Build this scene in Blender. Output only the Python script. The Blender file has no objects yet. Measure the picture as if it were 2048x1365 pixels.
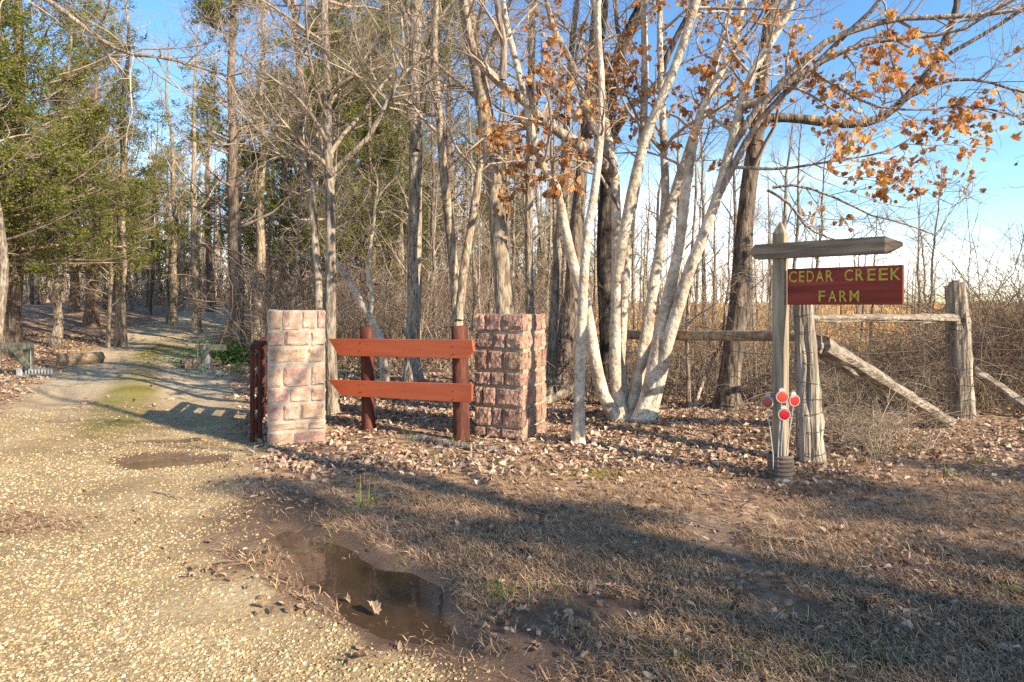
import bpy, bmesh, math, random
import numpy as np
from mathutils import Vector, Matrix

random.seed(7)
RNG = np.random.default_rng(7)
SC = bpy.context.scene
COL = SC.collection
rad = math.radians

# ------------------------------------------------------------------ camera, sky, sun, exposure
CAM_H, FPX, HOR = 1.55, 1250.0, 610.0
cam = bpy.data.cameras.new('camera'); camo = bpy.data.objects.new('camera', cam); COL.objects.link(camo)
cam.sensor_width = 36.0; cam.lens = FPX/2048*36; cam.shift_y = -(682.5-HOR)/2048
cam.clip_start = 0.05; cam.clip_end = 3000
camo.location = (0, 0, CAM_H); camo.rotation_euler = (rad(90), 0, 0)
SC.camera = camo

SUN_AZ, SUN_EL = 36.0, 26.0            # degrees in front of +X towards the camera side; elevation
sx, sy = math.cos(rad(SUN_AZ)), -math.sin(rad(SUN_AZ))
SUN = Vector((sx*math.cos(rad(SUN_EL)), sy*math.cos(rad(SUN_EL)), math.sin(rad(SUN_EL))))
W = bpy.data.worlds.new('World'); SC.world = W; W.use_nodes = True
nt = W.node_tree; nt.nodes.clear()
out = nt.nodes.new('ShaderNodeOutputWorld'); bg = nt.nodes.new('ShaderNodeBackground')
sky = nt.nodes.new('ShaderNodeTexSky'); sky.sky_type = 'NISHITA'; sky.sun_disc = False
sky.sun_elevation = rad(SUN_EL); sky.sun_rotation = math.atan2(sx, sy)
sky.air_density = 1.0; sky.dust_density = 0.2; sky.ozone_density = 2.2; sky.altitude = 200
tc = nt.nodes.new('ShaderNodeTexCoord'); mp = nt.nodes.new('ShaderNodeMapping'); mp.inputs['Scale'].default_value = (1.3, 1.3, 6.5)
cn = nt.nodes.new('ShaderNodeTexNoise'); cn.inputs['Scale'].default_value = 1.7; cn.inputs['Detail'].default_value = 7; cn.inputs['Roughness'].default_value = .55
cr = nt.nodes.new('ShaderNodeValToRGB'); cr.color_ramp.elements[0].position = .42; cr.color_ramp.elements[1].position = .62
sep = nt.nodes.new('ShaderNodeSeparateXYZ'); mr = nt.nodes.new('ShaderNodeMapRange')
mr.inputs['From Min'].default_value = .24; mr.inputs['From Max'].default_value = .06; mr.inputs['To Min'].default_value = 0; mr.inputs['To Max'].default_value = .85
mm = nt.nodes.new('ShaderNodeMath'); mm.operation = 'MULTIPLY'
mx = nt.nodes.new('ShaderNodeMix'); mx.data_type = 'RGBA'; mx.inputs[7].default_value = (9.6, 9.4, 9.2, 1)
nt.links.new(tc.outputs['Generated'], mp.inputs['Vector']); nt.links.new(mp.outputs[0], cn.inputs['Vector'])
nt.links.new(cn.outputs['Fac'], cr.inputs['Fac']); nt.links.new(tc.outputs['Generated'], sep.inputs[0])
nt.links.new(sep.outputs['Z'], mr.inputs['Value']); nt.links.new(mr.outputs[0], mm.inputs[0]); nt.links.new(cr.outputs['Color'], mm.inputs[1])
hsv = nt.nodes.new('ShaderNodeHueSaturation'); hsv.inputs['Saturation'].default_value = 1.2; hsv.inputs['Value'].default_value = .95
nt.links.new(sky.outputs[0], hsv.inputs['Color']); nt.links.new(mm.outputs[0], mx.inputs['Factor']); nt.links.new(hsv.outputs[0], mx.inputs[6])
nt.links.new(mx.outputs[2], bg.inputs['Color']); bg.inputs['Strength'].default_value = 0.15
nt.links.new(bg.outputs[0], out.inputs['Surface'])
sl = bpy.data.lights.new('sun', 'SUN'); sl.energy = 5.0; sl.angle = rad(.53); sl.color = (1.0, .87, .68)
slo = bpy.data.objects.new('sun', sl); COL.objects.link(slo)
slo.rotation_euler = (-SUN).to_track_quat('-Z', 'Y').to_euler(); slo.location = SUN*60
SC.view_settings.view_transform = 'Standard'; SC.view_settings.look = 'None'
SC.view_settings.gamma = 1; SC.view_settings.exposure = 1.1; SC.view_settings.use_curve_mapping = False
SC.cycles.max_bounces = 5; SC.cycles.diffuse_bounces = 3; SC.cycles.glossy_bounces = 2; SC.cycles.transmission_bounces = 3
SC.cycles.use_denoising = False

# ------------------------------------------------------------------ helpers
def vnoise(x, y, f, seed=0):
    x = np.asarray(x, float)*f+seed*17.31; y = np.asarray(y, float)*f+seed*9.17
    xi = np.floor(x); yi = np.floor(y); u = x-xi; v = y-yi
    u = u*u*(3-2*u); v = v*v*(3-2*v)
    def h(a, b):
        s = np.sin(a*127.1+b*311.7)*43758.5453
        return s-np.floor(s)
    return (h(xi, yi)*(1-u)+h(xi+1, yi)*u)*(1-v)+(h(xi, yi+1)*(1-u)+h(xi+1, yi+1)*u)*v
def sm(a, b, x):
    t = np.clip((np.asarray(x, float)-a)/(b-a), 0, 1); return t*t*(3-2*t)

RY = np.array([-20, 0, 2.5, 4.5, 6.7, 10, 17, 26, 36, 50, 80]); RX = np.array([-3, -3, -3.2, -3.6, -4.5, -6.2, -10, -14.3, -17.3, -19, -20])
def road_x(y): return np.interp(y, RY, RX)
def road_off(x, y): return (x-road_x(y))*0.88
AY = np.array([-20, 2.3, 2.57, 2.89, 3.28, 3.87, 4.97, 6.7, 7.75, 9, 12]); AX = np.array([.8, .35, .10, -.48, -1.05, -1.72, -2.12, -2.75, -3.4, -4.5, -6])
def apron_x(y): return np.interp(y, AY, AX)
PUD = [(-.84, 3.58, 1.12, .25, math.atan2(-1.5, 1.25)), (-3.42, 6.3, .42, .26, 0.0), (-3.95, 7.12, .30, .11, .1)]
def pud(x, y, k):
    cx, cy, a, b, t = PUD[k]
    dx, dy = x-cx, y-cy
    u = dx*math.cos(t)+dy*math.sin(t); v = -dx*math.sin(t)+dy*math.cos(t)
    return np.sqrt((u/a)**2+(v/b)**2)+(vnoise(x, y, 2.6, 4+k)-.5)*.8+(vnoise(x, y, 7., 14+k)-.5)*.25
def gz(x, y):
    x = np.asarray(x, float); y = np.asarray(y, float)
    z = 1.5*sm(10, 66, y)+.75*sm(11, 26, -x)*sm(13, 34, y)
    z = z+.05*(vnoise(x, y, .5, 1)-.5)*sm(2, 8, y)+.03*(vnoise(x, y, 1.6, 2)-.5)+.014*(vnoise(x, y, 6, 3)-.5)
    o = road_off(x, y); on = sm(7, 10, y)*(1-sm(40, 55, y))
    z = z+on*(.06*np.exp(-(o/.45)**2)-.05*np.exp(-((np.abs(o)-1.05)/.35)**2))
    z = z+.02*sm(0, 1.6, x-apron_x(y)-.5)*sm(3.5, 6, y)*(1-sm(10, 14, y))*(1-sm(1., 2., x))
    z = z+.12*np.exp(-(((x-1.75)/1.3)**2+((y-7.9)/.9)**2))
    for k, d in ((0, .062), (1, .06), (2, .055)):
        z = z-d*(1-sm(.45, 1.35, pud(x, y, k)))
    return z
def gzs(x, y): return float(gz(x, y))
WATER_Z = [gzs(p[0], p[1])+d for p, d in zip(PUD, (.030, .030, .030))]
def P(px, py, Y): return Vector(((px-1024)/FPX*Y, Y, CAM_H-(py-HOR)/FPX*Y))
def G(px, py):
    """the ground point that the picture shows at px, py"""
    Y = CAM_H*FPX/max(py-HOR, 6)
    for i in range(30):
        z = gzs((px-1024)/FPX*Y, Y); Y = .5*Y+.5*max((CAM_H-z), .05)*FPX/max(py-HOR, 6)
    return Vector(((px-1024)/FPX*Y, Y, gzs((px-1024)/FPX*Y, Y)))
def GX(px, Y):
    x = (px-1024)/FPX*Y; return Vector((x, Y, gzs(x, Y)))

def mesh_np(name, V, faces, mats, smooth=True, attr=None):
    """faces: list of (M,3)/(M,4) index arrays; attr: per-vertex float attribute dict"""
    me = bpy.data.meshes.new(name)
    V = np.asarray(V, np.float32); faces = [np.asarray(f, np.int32) for f in faces if len(f)]
    me.vertices.add(len(V)); me.vertices.foreach_set('co', V.ravel())
    nl = sum(f.size for f in faces); npoly = sum(len(f) for f in faces)
    me.loops.add(nl); me.loops.foreach_set('vertex_index', np.concatenate([f.ravel() for f in faces]))
    starts = []; off = 0
    for f in faces:
        starts.append(off+np.arange(len(f))*f.shape[1]); off += f.size
    me.polygons.add(npoly); me.polygons.foreach_set('loop_start', np.concatenate(starts).astype(np.int32))
    me.polygons.foreach_set('use_smooth', np.full(npoly, smooth, bool))
    for m in (mats if isinstance(mats, (list, tuple)) else [mats]): me.materials.append(m)
    if attr:
        for k, a in attr.items():
            at = me.attributes.new(k, 'FLOAT', 'POINT'); at.data.foreach_set('value', np.asarray(a, np.float32))
    me.update(calc_edges=True); me.validate()
    return me
def tag(o, label=None, cat=None, group=None, kind=None):
    if label: o['label'] = label
    if cat: o['category'] = cat
    if group: o['group'] = group
    if kind: o['kind'] = kind
    return o
def obj(name, me, parent=None, loc=None):
    o = bpy.data.objects.new(name, me); COL.objects.link(o)
    if parent is not None: o.parent = parent
    if loc is not None: o.location = loc
    return o
def empty(name, loc, label, cat, group=None, rz=0):
    o = bpy.data.objects.new(name, None); COL.objects.link(o); o.location = loc; o.rotation_euler = (0, 0, rz)
    o.empty_display_size = .2
    return tag(o, label, cat, group)
class MB:
    def __init__(s): s.v = []; s.f = []; s.n = 0
    def add(s, V, F):
        V = np.asarray(V, float); s.v.append(V); s.f += [np.asarray(f, int)+s.n for f in (F if isinstance(F, list) else [F])]; s.n += len(V)
    def mesh(s, name, mats, smooth=False, attr=None): return mesh_np(name, np.concatenate(s.v), s.f, mats, smooth, attr)

def tubes(Pn, R, sides, cap=False, rough=0.0, rng=RNG):
    """Pn (N,K,3), R (N,K) -> verts, quads"""
    Pn = np.asarray(Pn, float); R = np.asarray(R, float); N, K, _ = Pn.shape
    T = np.gradient(Pn, axis=1); T /= np.linalg.norm(T, axis=2, keepdims=True)+1e-9
    d = Pn[:, -1]-Pn[:, 0]; ref = np.where(np.abs(d[:, 2:3]) > .8*np.linalg.norm(d, axis=1, keepdims=True), np.array([[1., 0.05, 0]]), np.array([[0.05, 0., 1.]]))
    U = np.cross(T, ref[:, None, :]); U /= np.linalg.norm(U, axis=2, keepdims=True)+1e-9
    Wv = np.cross(T, U)
    a = np.arange(sides)*2*np.pi/sides
    rr = R[:, :, None]*np.ones(sides)
    if rough: rr = rr*(1+rough*rng.normal(size=rr.shape))
    V = Pn[:, :, None, :]+rr[..., None]*(np.cos(a)[None, None, :, None]*U[:, :, None, :]+np.sin(a)[None, None, :, None]*Wv[:, :, None, :])
    idx = np.arange(N*K*sides).reshape(N, K, sides)
    nx = np.roll(idx, -1, axis=2)
    F = np.stack([idx[:, :-1], nx[:, :-1], nx[:, 1:], idx[:, 1:]], axis=-1).reshape(-1, 4)
    Fs = [F]
    V = V.reshape(-1, 3)
    if cap:
        n0 = len(V); ce = np.concatenate([Pn[:, 0], Pn[:, -1]]); V = np.concatenate([V, ce])
        i0 = n0+np.arange(N)[:, None]*np.ones(sides, int); i1 = n0+N+np.arange(N)[:, None]*np.ones(sides, int)
        Fs.append(np.stack([i0, nx[:, 0], idx[:, 0]], -1).reshape(-1, 3)); Fs.append(np.stack([i1, idx[:, -1], nx[:, -1]], -1).reshape(-1, 3))
    return V, Fs
def resample(pts, K):
    pts = np.asarray(pts, float); n = len(pts)
    d = np.r_[0, np.cumsum(np.linalg.norm(np.diff(pts, axis=0), axis=1))]; t = np.linspace(0, d[-1], K)
    ext = np.vstack([2*pts[0]-pts[1], pts, 2*pts[-1]-pts[-2]])
    i = np.clip(np.searchsorted(d, t, side='right')-1, 0, n-2); u = ((t-d[i])/(d[i+1]-d[i]+1e-9))[:, None]
    p0, p1, p2, p3 = ext[i], ext[i+1], ext[i+2], ext[i+3]
    return .5*((2*p1)+(-p0+p2)*u+(2*p0-5*p1+4*p2-p3)*u*u+(-p0+3*p1-3*p2+p3)*u**3)
def unit(a): return a/(np.linalg.norm(a, axis=-1, keepdims=True)+1e-9)
def children(Pp, Rp, n, trange, length, ang, K, up=.05, wig=.18, ratio=.55, rmin=.003, rng=RNG, tip=.25, lenfall=.5, flat=0., side=None):
    """grow n child branches (mean) on each parent polyline; everything level by level in arrays"""
    N, Kp, _ = Pp.shape
    cnt = np.maximum(0, np.round(n*(.7+.6*rng.random(N)))).astype(int) if np.isscalar(n) else np.asarray(n)
    ii = np.repeat(np.arange(N), cnt); M = len(ii)
    if M == 0: return np.zeros((0, K, 3)), np.zeros((0, K))
    t = trange[0]+(trange[1]-trange[0])*rng.random(M)
    f = t*(Kp-1); k = np.minimum(f.astype(int), Kp-2); u = (f-k)[:, None]
    pos = Pp[ii, k]*(1-u)+Pp[ii, k+1]*u; tan = unit(Pp[ii, k+1]-Pp[ii, k])
    pr = Rp[ii, k]*(1-u[:, 0])+Rp[ii, k+1]*u[:, 0]
    p = rng.normal(size=(M, 3)); p[:, 2] *= (1-flat)
    if side is not None: p += np.asarray(side)
    p = unit(p-tan*np.sum(p*tan, 1, keepdims=True))
    a = np.radians(ang*(.65+.7*rng.random(M)))[:, None]
    d = unit(np.cos(a)*tan+np.sin(a)*p)
    L = length*(.5+.8*rng.random(M))*(1-lenfall*t); st = L/(K-1)
    out = np.zeros((M, K, 3)); out[:, 0] = pos
    curv = rng.normal(size=(M, 3))*wig*.5
    for j in range(1, K):
        d = unit(d+rng.normal(size=(M, 3))*wig+curv+np.array([0, 0, up]))
        out[:, j] = out[:, j-1]+d*st[:, None]
    r0 = np.maximum(pr*ratio*(.7+.5*rng.random(M)), rmin)
    r0 = np.minimum(r0, np.maximum(L*.022, rmin))
    R = r0[:, None]*np.linspace(1, tip, K)[None, :]
    return out, np.maximum(R, rmin*.6)

# ------------------------------------------------------------------ materials
def newmat(name):
    m = bpy.data.materials.new(name); m.use_nodes = True; t = m.node_tree
    return m, t, t.nodes['Principled BSDF'], t.nodes['Material Output']
def ramp(t, cols):
    r = t.nodes.new('ShaderNodeValToRGB'); e = r.color_ramp.elements
    while len(e) < len(cols): e.new(.5)
    for q, (p, c) in zip(e, cols): q.position = p; q.color = (*c, 1)
    return r
def pmat(name, cols, scale=6, furrow=0, stretch=(1, 1, 1), rough=.9, bump=.4, bscale=None, detail=6, rnd=.0, attr=None, dist=0.02, vor=False, spec=.25, twosided=0, hue=0):
    m, t, b, o = newmat(name); N, L = t.nodes, t.links
    tc = N.new('ShaderNodeTexCoord'); mp = N.new('ShaderNodeMapping'); mp.inputs['Scale'].default_value = stretch
    L.new(tc.outputs['Object'], mp.inputs['Vector'])
    no = N.new('ShaderNodeTexNoise'); no.inputs['Scale'].default_value = scale; no.inputs['Detail'].default_value = detail; no.inputs['Roughness'].default_value = .62
    L.new(mp.outputs[0], no.inputs['Vector'])
    r = ramp(t, cols); fac = no.outputs['Fac']
    if attr:
        at = N.new('ShaderNodeAttribute'); at.attribute_name = attr
        ma = N.new('ShaderNodeMath'); ma.operation = 'MULTIPLY_ADD'; L.new(no.outputs['Fac'], ma.inputs[0]); ma.inputs[1].default_value = .35; L.new(at.outputs['Fac'], ma.inputs[2])
        mb_ = N.new('ShaderNodeMath'); mb_.operation = 'SUBTRACT'; L.new(ma.outputs[0], mb_.inputs[0]); mb_.inputs[1].default_value = .175; fac = mb_.outputs[0]
    L.new(fac, r.inputs['Fac']); col = r.outputs['Color']
    if rnd or hue:
        oi = N.new('ShaderNodeObjectInfo'); hs = N.new('ShaderNodeHueSaturation')
        mr = N.new('ShaderNodeMapRange'); mr.inputs['To Min'].default_value = 1-rnd; mr.inputs['To Max'].default_value = 1+rnd
        L.new(oi.outputs['Random'], mr.inputs['Value']); L.new(mr.outputs[0], hs.inputs['Value']); L.new(col, hs.inputs['Color'])
        if hue:
            m2 = N.new('ShaderNodeMath'); m2.operation = 'MULTIPLY'; m2.inputs[1].default_value = 7.3; L.new(oi.outputs['Random'], m2.inputs[0])
            m3 = N.new('ShaderNodeMath'); m3.operation = 'FRACT'; L.new(m2.outputs[0], m3.inputs[0])
            m4 = N.new('ShaderNodeMapRange'); m4.inputs['To Min'].default_value = .5-hue; m4.inputs['To Max'].default_value = .5+hue; L.new(m3.outputs[0], m4.inputs['Value']); L.new(m4.outputs[0], hs.inputs['Hue'])
        col = hs.outputs['Color']
    L.new(col, b.inputs['Base Color']); b.inputs['Roughness'].default_value = rough; b.inputs['Specular IOR Level'].default_value = spec
    if bump:
        bu = N.new('ShaderNodeBump'); bu.inputs['Strength'].default_value = bump; bu.inputs['Distance'].default_value = dist
        if vor:
            nb = N.new('ShaderNodeTexVoronoi'); nb.feature = 'DISTANCE_TO_EDGE'; nb.inputs['Scale'].default_value = bscale or scale*2; L.new(mp.outputs[0], nb.inputs['Vector'])
            src = nb.outputs['Distance']
        else:
            nb = N.new('ShaderNodeTexNoise'); nb.inputs['Scale'].default_value = bscale or scale*2; nb.inputs['Detail'].default_value = 6; L.new(mp.outputs[0], nb.inputs['Vector'])
            src = nb.outputs['Fac']
        L.new(src, bu.inputs['Height']); L.new(bu.outputs['Normal'], b.inputs['Normal'])
        if furrow:
            fr_ = N.new('ShaderNodeMapRange'); fr_.inputs['From Min'].default_value = .38; fr_.inputs['From Max'].default_value = .52; fr_.inputs['To Min'].default_value = furrow; fr_.inputs['To Max'].default_value = 0; L.new(src, fr_.inputs['Value'])
            fm = N.new('ShaderNodeMix'); fm.data_type = 'RGBA'; L.new(fr_.outputs[0], fm.inputs['Factor']); L.new(col, fm.inputs[6]); fm.inputs[7].default_value = tuple(c*.55 for c in cols[0][1])+(1,); L.new(fm.outputs[2], b.inputs['Base Color'])
    if twosided:
        tr = N.new('ShaderNodeBsdfTranslucent'); L.new(col, tr.inputs['Color']); ms = N.new('ShaderNodeMixShader'); ms.inputs[0].default_value = twosided
        L.new(b.outputs[0], ms.inputs[1]); L.new(tr.outputs[0], ms.inputs[2]); L.new(ms.outputs[0], o.inputs['Surface'])
    return m

M = {}
def bark(name, dark, mid, light, **k): M[name] = pmat(name, [(.3, dark), (.5, mid), (.72, light)], **{**dict(scale=7, stretch=(1.6, 1.6, .38), bump=1., bscale=16, dist=.04, rnd=.14, furrow=.75), **k})
bark('bark_pale', (.24, .175, .12), (.54, .445, .33), (.72, .63, .50), scale=4, stretch=(1, 1, .9), bump=.75, bscale=18, rnd=.05, furrow=.42)
bark('bark_limb', (.15, .11, .08), (.33, .26, .20), (.48, .40, .32), scale=6, rnd=.05)
bark('bark_grey', (.12, .092, .068), (.30, .24, .175), (.48, .40, .305))
bark('bark_tan', (.14, .10, .065), (.35, .27, .185), (.53, .43, .31), bscale=12, vor=False)
bark('bark_dark', (.018, .014, .012), (.065, .048, .037), (.17, .13, .10), bscale=13, bump=1, dist=.05)
bark('bark_brown', (.07, .05, .04), (.17, .13, .095), (.33, .26, .19), bscale=12, bump=1, dist=.045)
bark('bark_cedar', (.09, .06, .045), (.22, .155, .11), (.40, .31, .23), stretch=(2.5, 2.5, .25), bump=.8)
bark('twig', (.15, .11, .078), (.33, .255, .185), (.47, .38, .28), scale=3, bump=0)
bark('twig_brown', (.12, .085, .06), (.27, .20, .145), (.43, .34, .25), scale=3, bump=0)
bark('vine', (.13, .095, .065), (.34, .265, .18), (.56, .46, .33), scale=2, bump=0)
bark('bramble', (.07, .045, .032), (.20, .135, .092), (.36, .265, .18), scale=2, bump=0)
M['cedar_leaf'] = pmat('cedar_leaf', [(0, (.042, .058, .012)), (.45, (.125, .145, .024)), (1, (.30, .275, .05))], scale=.8, rough=.75, bump=0, attr='rnd', twosided=.25, rnd=.15)
M['green_leaf'] = pmat('green_leaf', [(0, (.05, .10, .015)), (.5, (.10, .20, .025)), (1, (.26, .33, .05))], scale=2, rough=.55, bump=0, attr='rnd', twosided=.25)
M['orange_leaf'] = pmat('orange_leaf', [(0, (.34, .14, .04)), (.5, (.66, .32, .095)), (1, (.84, .52, .22))], scale=9, rough=.6, bump=.3, attr='rnd', twosided=.4, rnd=.30, hue=.018)
M['dead_leaf'] = pmat('dead_leaf', [(0, (.09, .048, .028)), (.3, (.26, .155, .092)), (.6, (.47, .32, .21)), (1, (.70, .55, .40))], scale=8, rough=.7, bump=.2, attr='rnd', twosided=.15)
M['dry_grass'] = pmat('dry_grass', [(0, (.17, .098, .055)), (.5, (.47, .305, .17)), (1, (.75, .56, .34))], scale=4, rough=.8, bump=0, attr='rnd', twosided=.2)
M['green_grass'] = pmat('green_grass', [(0, (.06, .09, .02)), (.5, (.13, .19, .045)), (1, (.32, .33, .09))], scale=4, rough=.6, bump=0, attr='rnd', twosided=.25)
M['gravel'] = pmat('gravel', [(0, (.10, .064, .034)), (.3, (.30, .205, .10)), (.65, (.50, .375, .20)), (1, (.73, .62, .43))], scale=30, rough=.85, bump=.4, bscale=120, dist=.004, attr='rnd')
M['field_grass'] = pmat('field_grass', [(0, (.34, .18, .06)), (.5, (.60, .37, .14)), (1, (.76, .54, .25))], scale=1.5, rough=.9, bump=0, attr='rnd', twosided=.2)

# ------------------------------------------------------------------ ground
def mask_gravel(x, y):
    ap = sm(.42, -.42, x-apron_x(y)+(vnoise(x, y, 1.7, 11)-.5)*.8+(vnoise(x, y, 5, 13)-.5)*.4)*(1-sm(7.2, 10.5, y))
    o = road_off(x, y)+(vnoise(x, y, 1.3, 12)-.5)*.4
    tr = np.exp(-((np.abs(o)-1.05)/.62)**4)*sm(6, 9, y)
    tr = np.maximum(tr, .62*np.exp(-(o/1.75)**8)*sm(6, 9, y))
    lo = sm(-3.4, -2.4, o)            # left verge of the apron
    g = np.maximum(ap*np.where(y > 6.5, lo, 1), tr)
    leafpatch = np.exp(-(((x+3.7)/.8)**2+((y-4.4)/.28)**2))
    g = g*(1-.9*leafpatch)
    for k in range(3): g = g*sm(.75, 1.5 if k == 0 else 1.2, pud(x, y, k))
    return g
def mask_mud(x, y):
    m = 1-sm(1.05, 1.55, pud(x, y, 0))
    for k in (1, 2): m = np.maximum(m, 1-sm(1., 1.5, pud(x, y, k)))
    m = np.maximum(m, .9*np.exp(-(((x+1.75)/.6)**2+((y-4.6)/.75)**2)))
    m = np.maximum(m, .8*np.exp(-(((x-.35)/.55)**2+((y-2.75)/.25)**2)))
    m = np.maximum(m, .55*np.exp(-(((x+4.2)/1.6)**2+((y-6.6)/.35)**2))*vnoise(x, y, 2.5, 14)*1.6)
    m = np.maximum(m, .75*np.exp(-(((x-2.4)/.9)**2+((y-5.2)/.22)**2)))
    return np.clip(m, 0, 1)
def mask_moss(x, y):
    o = road_off(x, y)
    m = np.exp(-((o-.05)/.5)**4)*sm(6.6, 8.2, y)*(1-sm(19, 27, y))*(.45+.5*vnoise(x, y, 1.3, 21))
    m = np.maximum(m, np.exp(-(((x-.75)/.55)**2+((y-5.75)/.22)**2)))
    m = np.maximum(m, .9*np.exp(-(((x+9)/2.2)**2+((y-20.5)/1.6)**2)))
    m = np.maximum(m, .8*np.exp(-(((x+7.5)/1.0)**2+((y-15.8)/.8)**2)))
    return np.clip(m, 0, 1)
def mask_field(x, y): return sm(11.5, 14, y+.25*(x-5))*sm(1, 4, x-.02*y)
def axis(segs):
    a = []
    for lo, hi, d in segs: a += list(np.arange(lo, hi, d))
    return np.array(a+[segs[-1][1]])
gx = axis([(-600, -100, 60), (-100, -30, 4), (-30, -9, .6), (-9, -4, .12), (-4, -2.2, .05), (-2.2, .4, .035), (.4, 5, .1), (5, 12, .25), (12, 30, 1), (30, 100, 5), (100, 600, 60)])
gy = axis([(-60, 0, 5), (0, 2.2, .3), (2.2, 5.2, .035), (5.2, 7.6, .06), (7.6, 12, .15), (12, 26, .4), (26, 60, 1.2), (60, 120, 5), (120, 900, 60)])
XX, YY = np.meshgrid(gx, gy); ZZ = gz(XX, YY)
ny, nx_ = XX.shape; idx = np.arange(ny*nx_).reshape(ny, nx_)
gf = np.stack([idx[:-1, :-1], idx[:-1, 1:], idx[1:, 1:], idx[1:, :-1]], -1).reshape(-1, 4)
xr, yr = XX.ravel(), YY.ravel()
def ground_material():
    m, t, b, o = newmat('ground_soil'); N, L = t.nodes, t.links
    tc = N.new('ShaderNodeTexCoord')
    def noise(s, d=6, r=.6, st=None):
        n = N.new('ShaderNodeTexNoise'); n.inputs['Scale'].default_value = s; n.inputs['Detail'].default_value = d; n.inputs['Roughness'].default_value = r
        L.new(tc.outputs['Object'], n.inputs['Vector']); return n.outputs['Fac']
    def at(n): a = N.new('ShaderNodeAttribute'); a.attribute_name = n; return a.outputs['Fac']
    def mathn(op, a, b_=None, c=None):
        q = N.new('ShaderNodeMath'); q.operation = op
        for i, v in enumerate((a, b_, c)):
            if v is None: continue
            if isinstance(v, (int, float)): q.inputs[i].default_value = v
            else: L.new(v, q.inputs[i])
        return q.outputs[0]
    def thr(mask, n, w=.25):   # mask broken up by noise
        s = mathn('ADD', mask, mathn('MULTIPLY', mathn('SUBTRACT', n, .5), .9))
        q = N.new('ShaderNodeMapRange'); q.interpolation_type = 'SMOOTHSTEP'; L.new(s, q.inputs['Value']); q.inputs['From Min'].default_value = .5-w; q.inputs['From Max'].default_value = .5+w
        return q.outputs[0]
    def mix(f, a, c):
        q = N.new('ShaderNodeMix'); q.data_type = 'RGBA'; L.new(f, q.inputs['Factor']); L.new(a, q.inputs[6]); L.new(c, q.inputs[7]); return q.outputs[2]
    def rmp(f, cols): r = ramp(t, cols); L.new(f, r.inputs['Fac']); return r.outputs['Color']
    vo = N.new('ShaderNodeTexVoronoi'); vo.inputs['Scale'].default_value = 16; L.new(tc.outputs['Object'], vo.inputs['Vector'])
    sepv = N.new('ShaderNodeSeparateColor'); L.new(vo.outputs['Color'], sepv.inputs[0])
    n1, n2, n3, n4 = noise(1.1), noise(9, 8, .7), noise(45, 5, .7), noise(.22, 4)
    leaf = rmp(mathn('ADD', mathn('MULTIPLY', sepv.outputs[0], .5), mathn('MULTIPLY', n2, .5)), [(.2, (.12, .068, .04)), (.5, (.34, .21, .12)), (.8, (.55, .38, .235))])
    soil = rmp(n2, [(.3, (.095, .052, .03)), (.7, (.24, .145, .085))])
    base = mix(thr(at('litter'), n1, .4), soil, leaf)
    field = rmp(mathn('ADD', mathn('MULTIPLY', n2, .6), mathn('MULTIPLY', n4, .4)), [(.3, (.36, .20, .075)), (.5, (.52, .31, .12)), (.7, (.64, .43, .19))])
    base = mix(thr(at('field'), n1, .3), base, field)
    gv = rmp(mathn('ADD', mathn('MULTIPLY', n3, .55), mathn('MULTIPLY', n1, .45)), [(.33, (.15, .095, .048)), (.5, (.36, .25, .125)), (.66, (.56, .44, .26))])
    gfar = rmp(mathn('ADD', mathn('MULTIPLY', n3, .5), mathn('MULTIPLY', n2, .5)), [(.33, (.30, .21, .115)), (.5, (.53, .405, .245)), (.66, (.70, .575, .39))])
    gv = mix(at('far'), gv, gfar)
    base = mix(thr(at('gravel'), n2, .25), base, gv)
    moss = rmp(n2, [(.3, (.11, .095, .02)), (.55, (.24, .20, .035)), (.75, (.40, .32, .08))])
    base = mix(thr(at('moss'), n2, .3), base, moss)
    mud = rmp(n1, [(.3, (.10, .060, .037)), (.7, (.22, .14, .088))])
    mudf = thr(at('mud'), n2, .3)
    base = mix(mudf, base, mud)
    L.new(base, b.inputs['Base Color'])
    ro = N.new('ShaderNodeMapRange'); L.new(at('wet'), ro.inputs['Value']); ro.inputs['To Min'].default_value = .95; ro.inputs['To Max'].default_value = .42
    L.new(ro.outputs[0], b.inputs['Roughness']); b.inputs['Specular IOR Level'].default_value = .3
    bu = N.new('ShaderNodeBump'); bu.inputs['Strength'].default_value = .8; bu.inputs['Distance'].default_value = .03
    L.new(mathn('ADD', mathn('MULTIPLY', n2, .7), mathn('MULTIPLY', n3, .5)), bu.inputs['Height']); L.new(bu.outputs[0], b.inputs['Normal'])
    return m
wet = np.clip(1-sm(1.0, 1.45, pud(xr, yr, 0)), 0, 1)
for k in (1, 2): wet = np.maximum(wet, 1-sm(.95, 1.25, pud(xr, yr, k)))
attrs = dict(gravel=mask_gravel(xr, yr), mud=mask_mud(xr, yr), moss=mask_moss(xr, yr), field=mask_field(xr, yr),
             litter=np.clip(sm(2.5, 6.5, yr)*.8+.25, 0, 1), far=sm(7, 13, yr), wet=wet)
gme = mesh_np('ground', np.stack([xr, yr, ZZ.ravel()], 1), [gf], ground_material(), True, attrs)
tag(obj('ground', gme), 'leaf strewn ground with a yellow gravel drive leading into the wood', 'ground', kind='structure')

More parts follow.
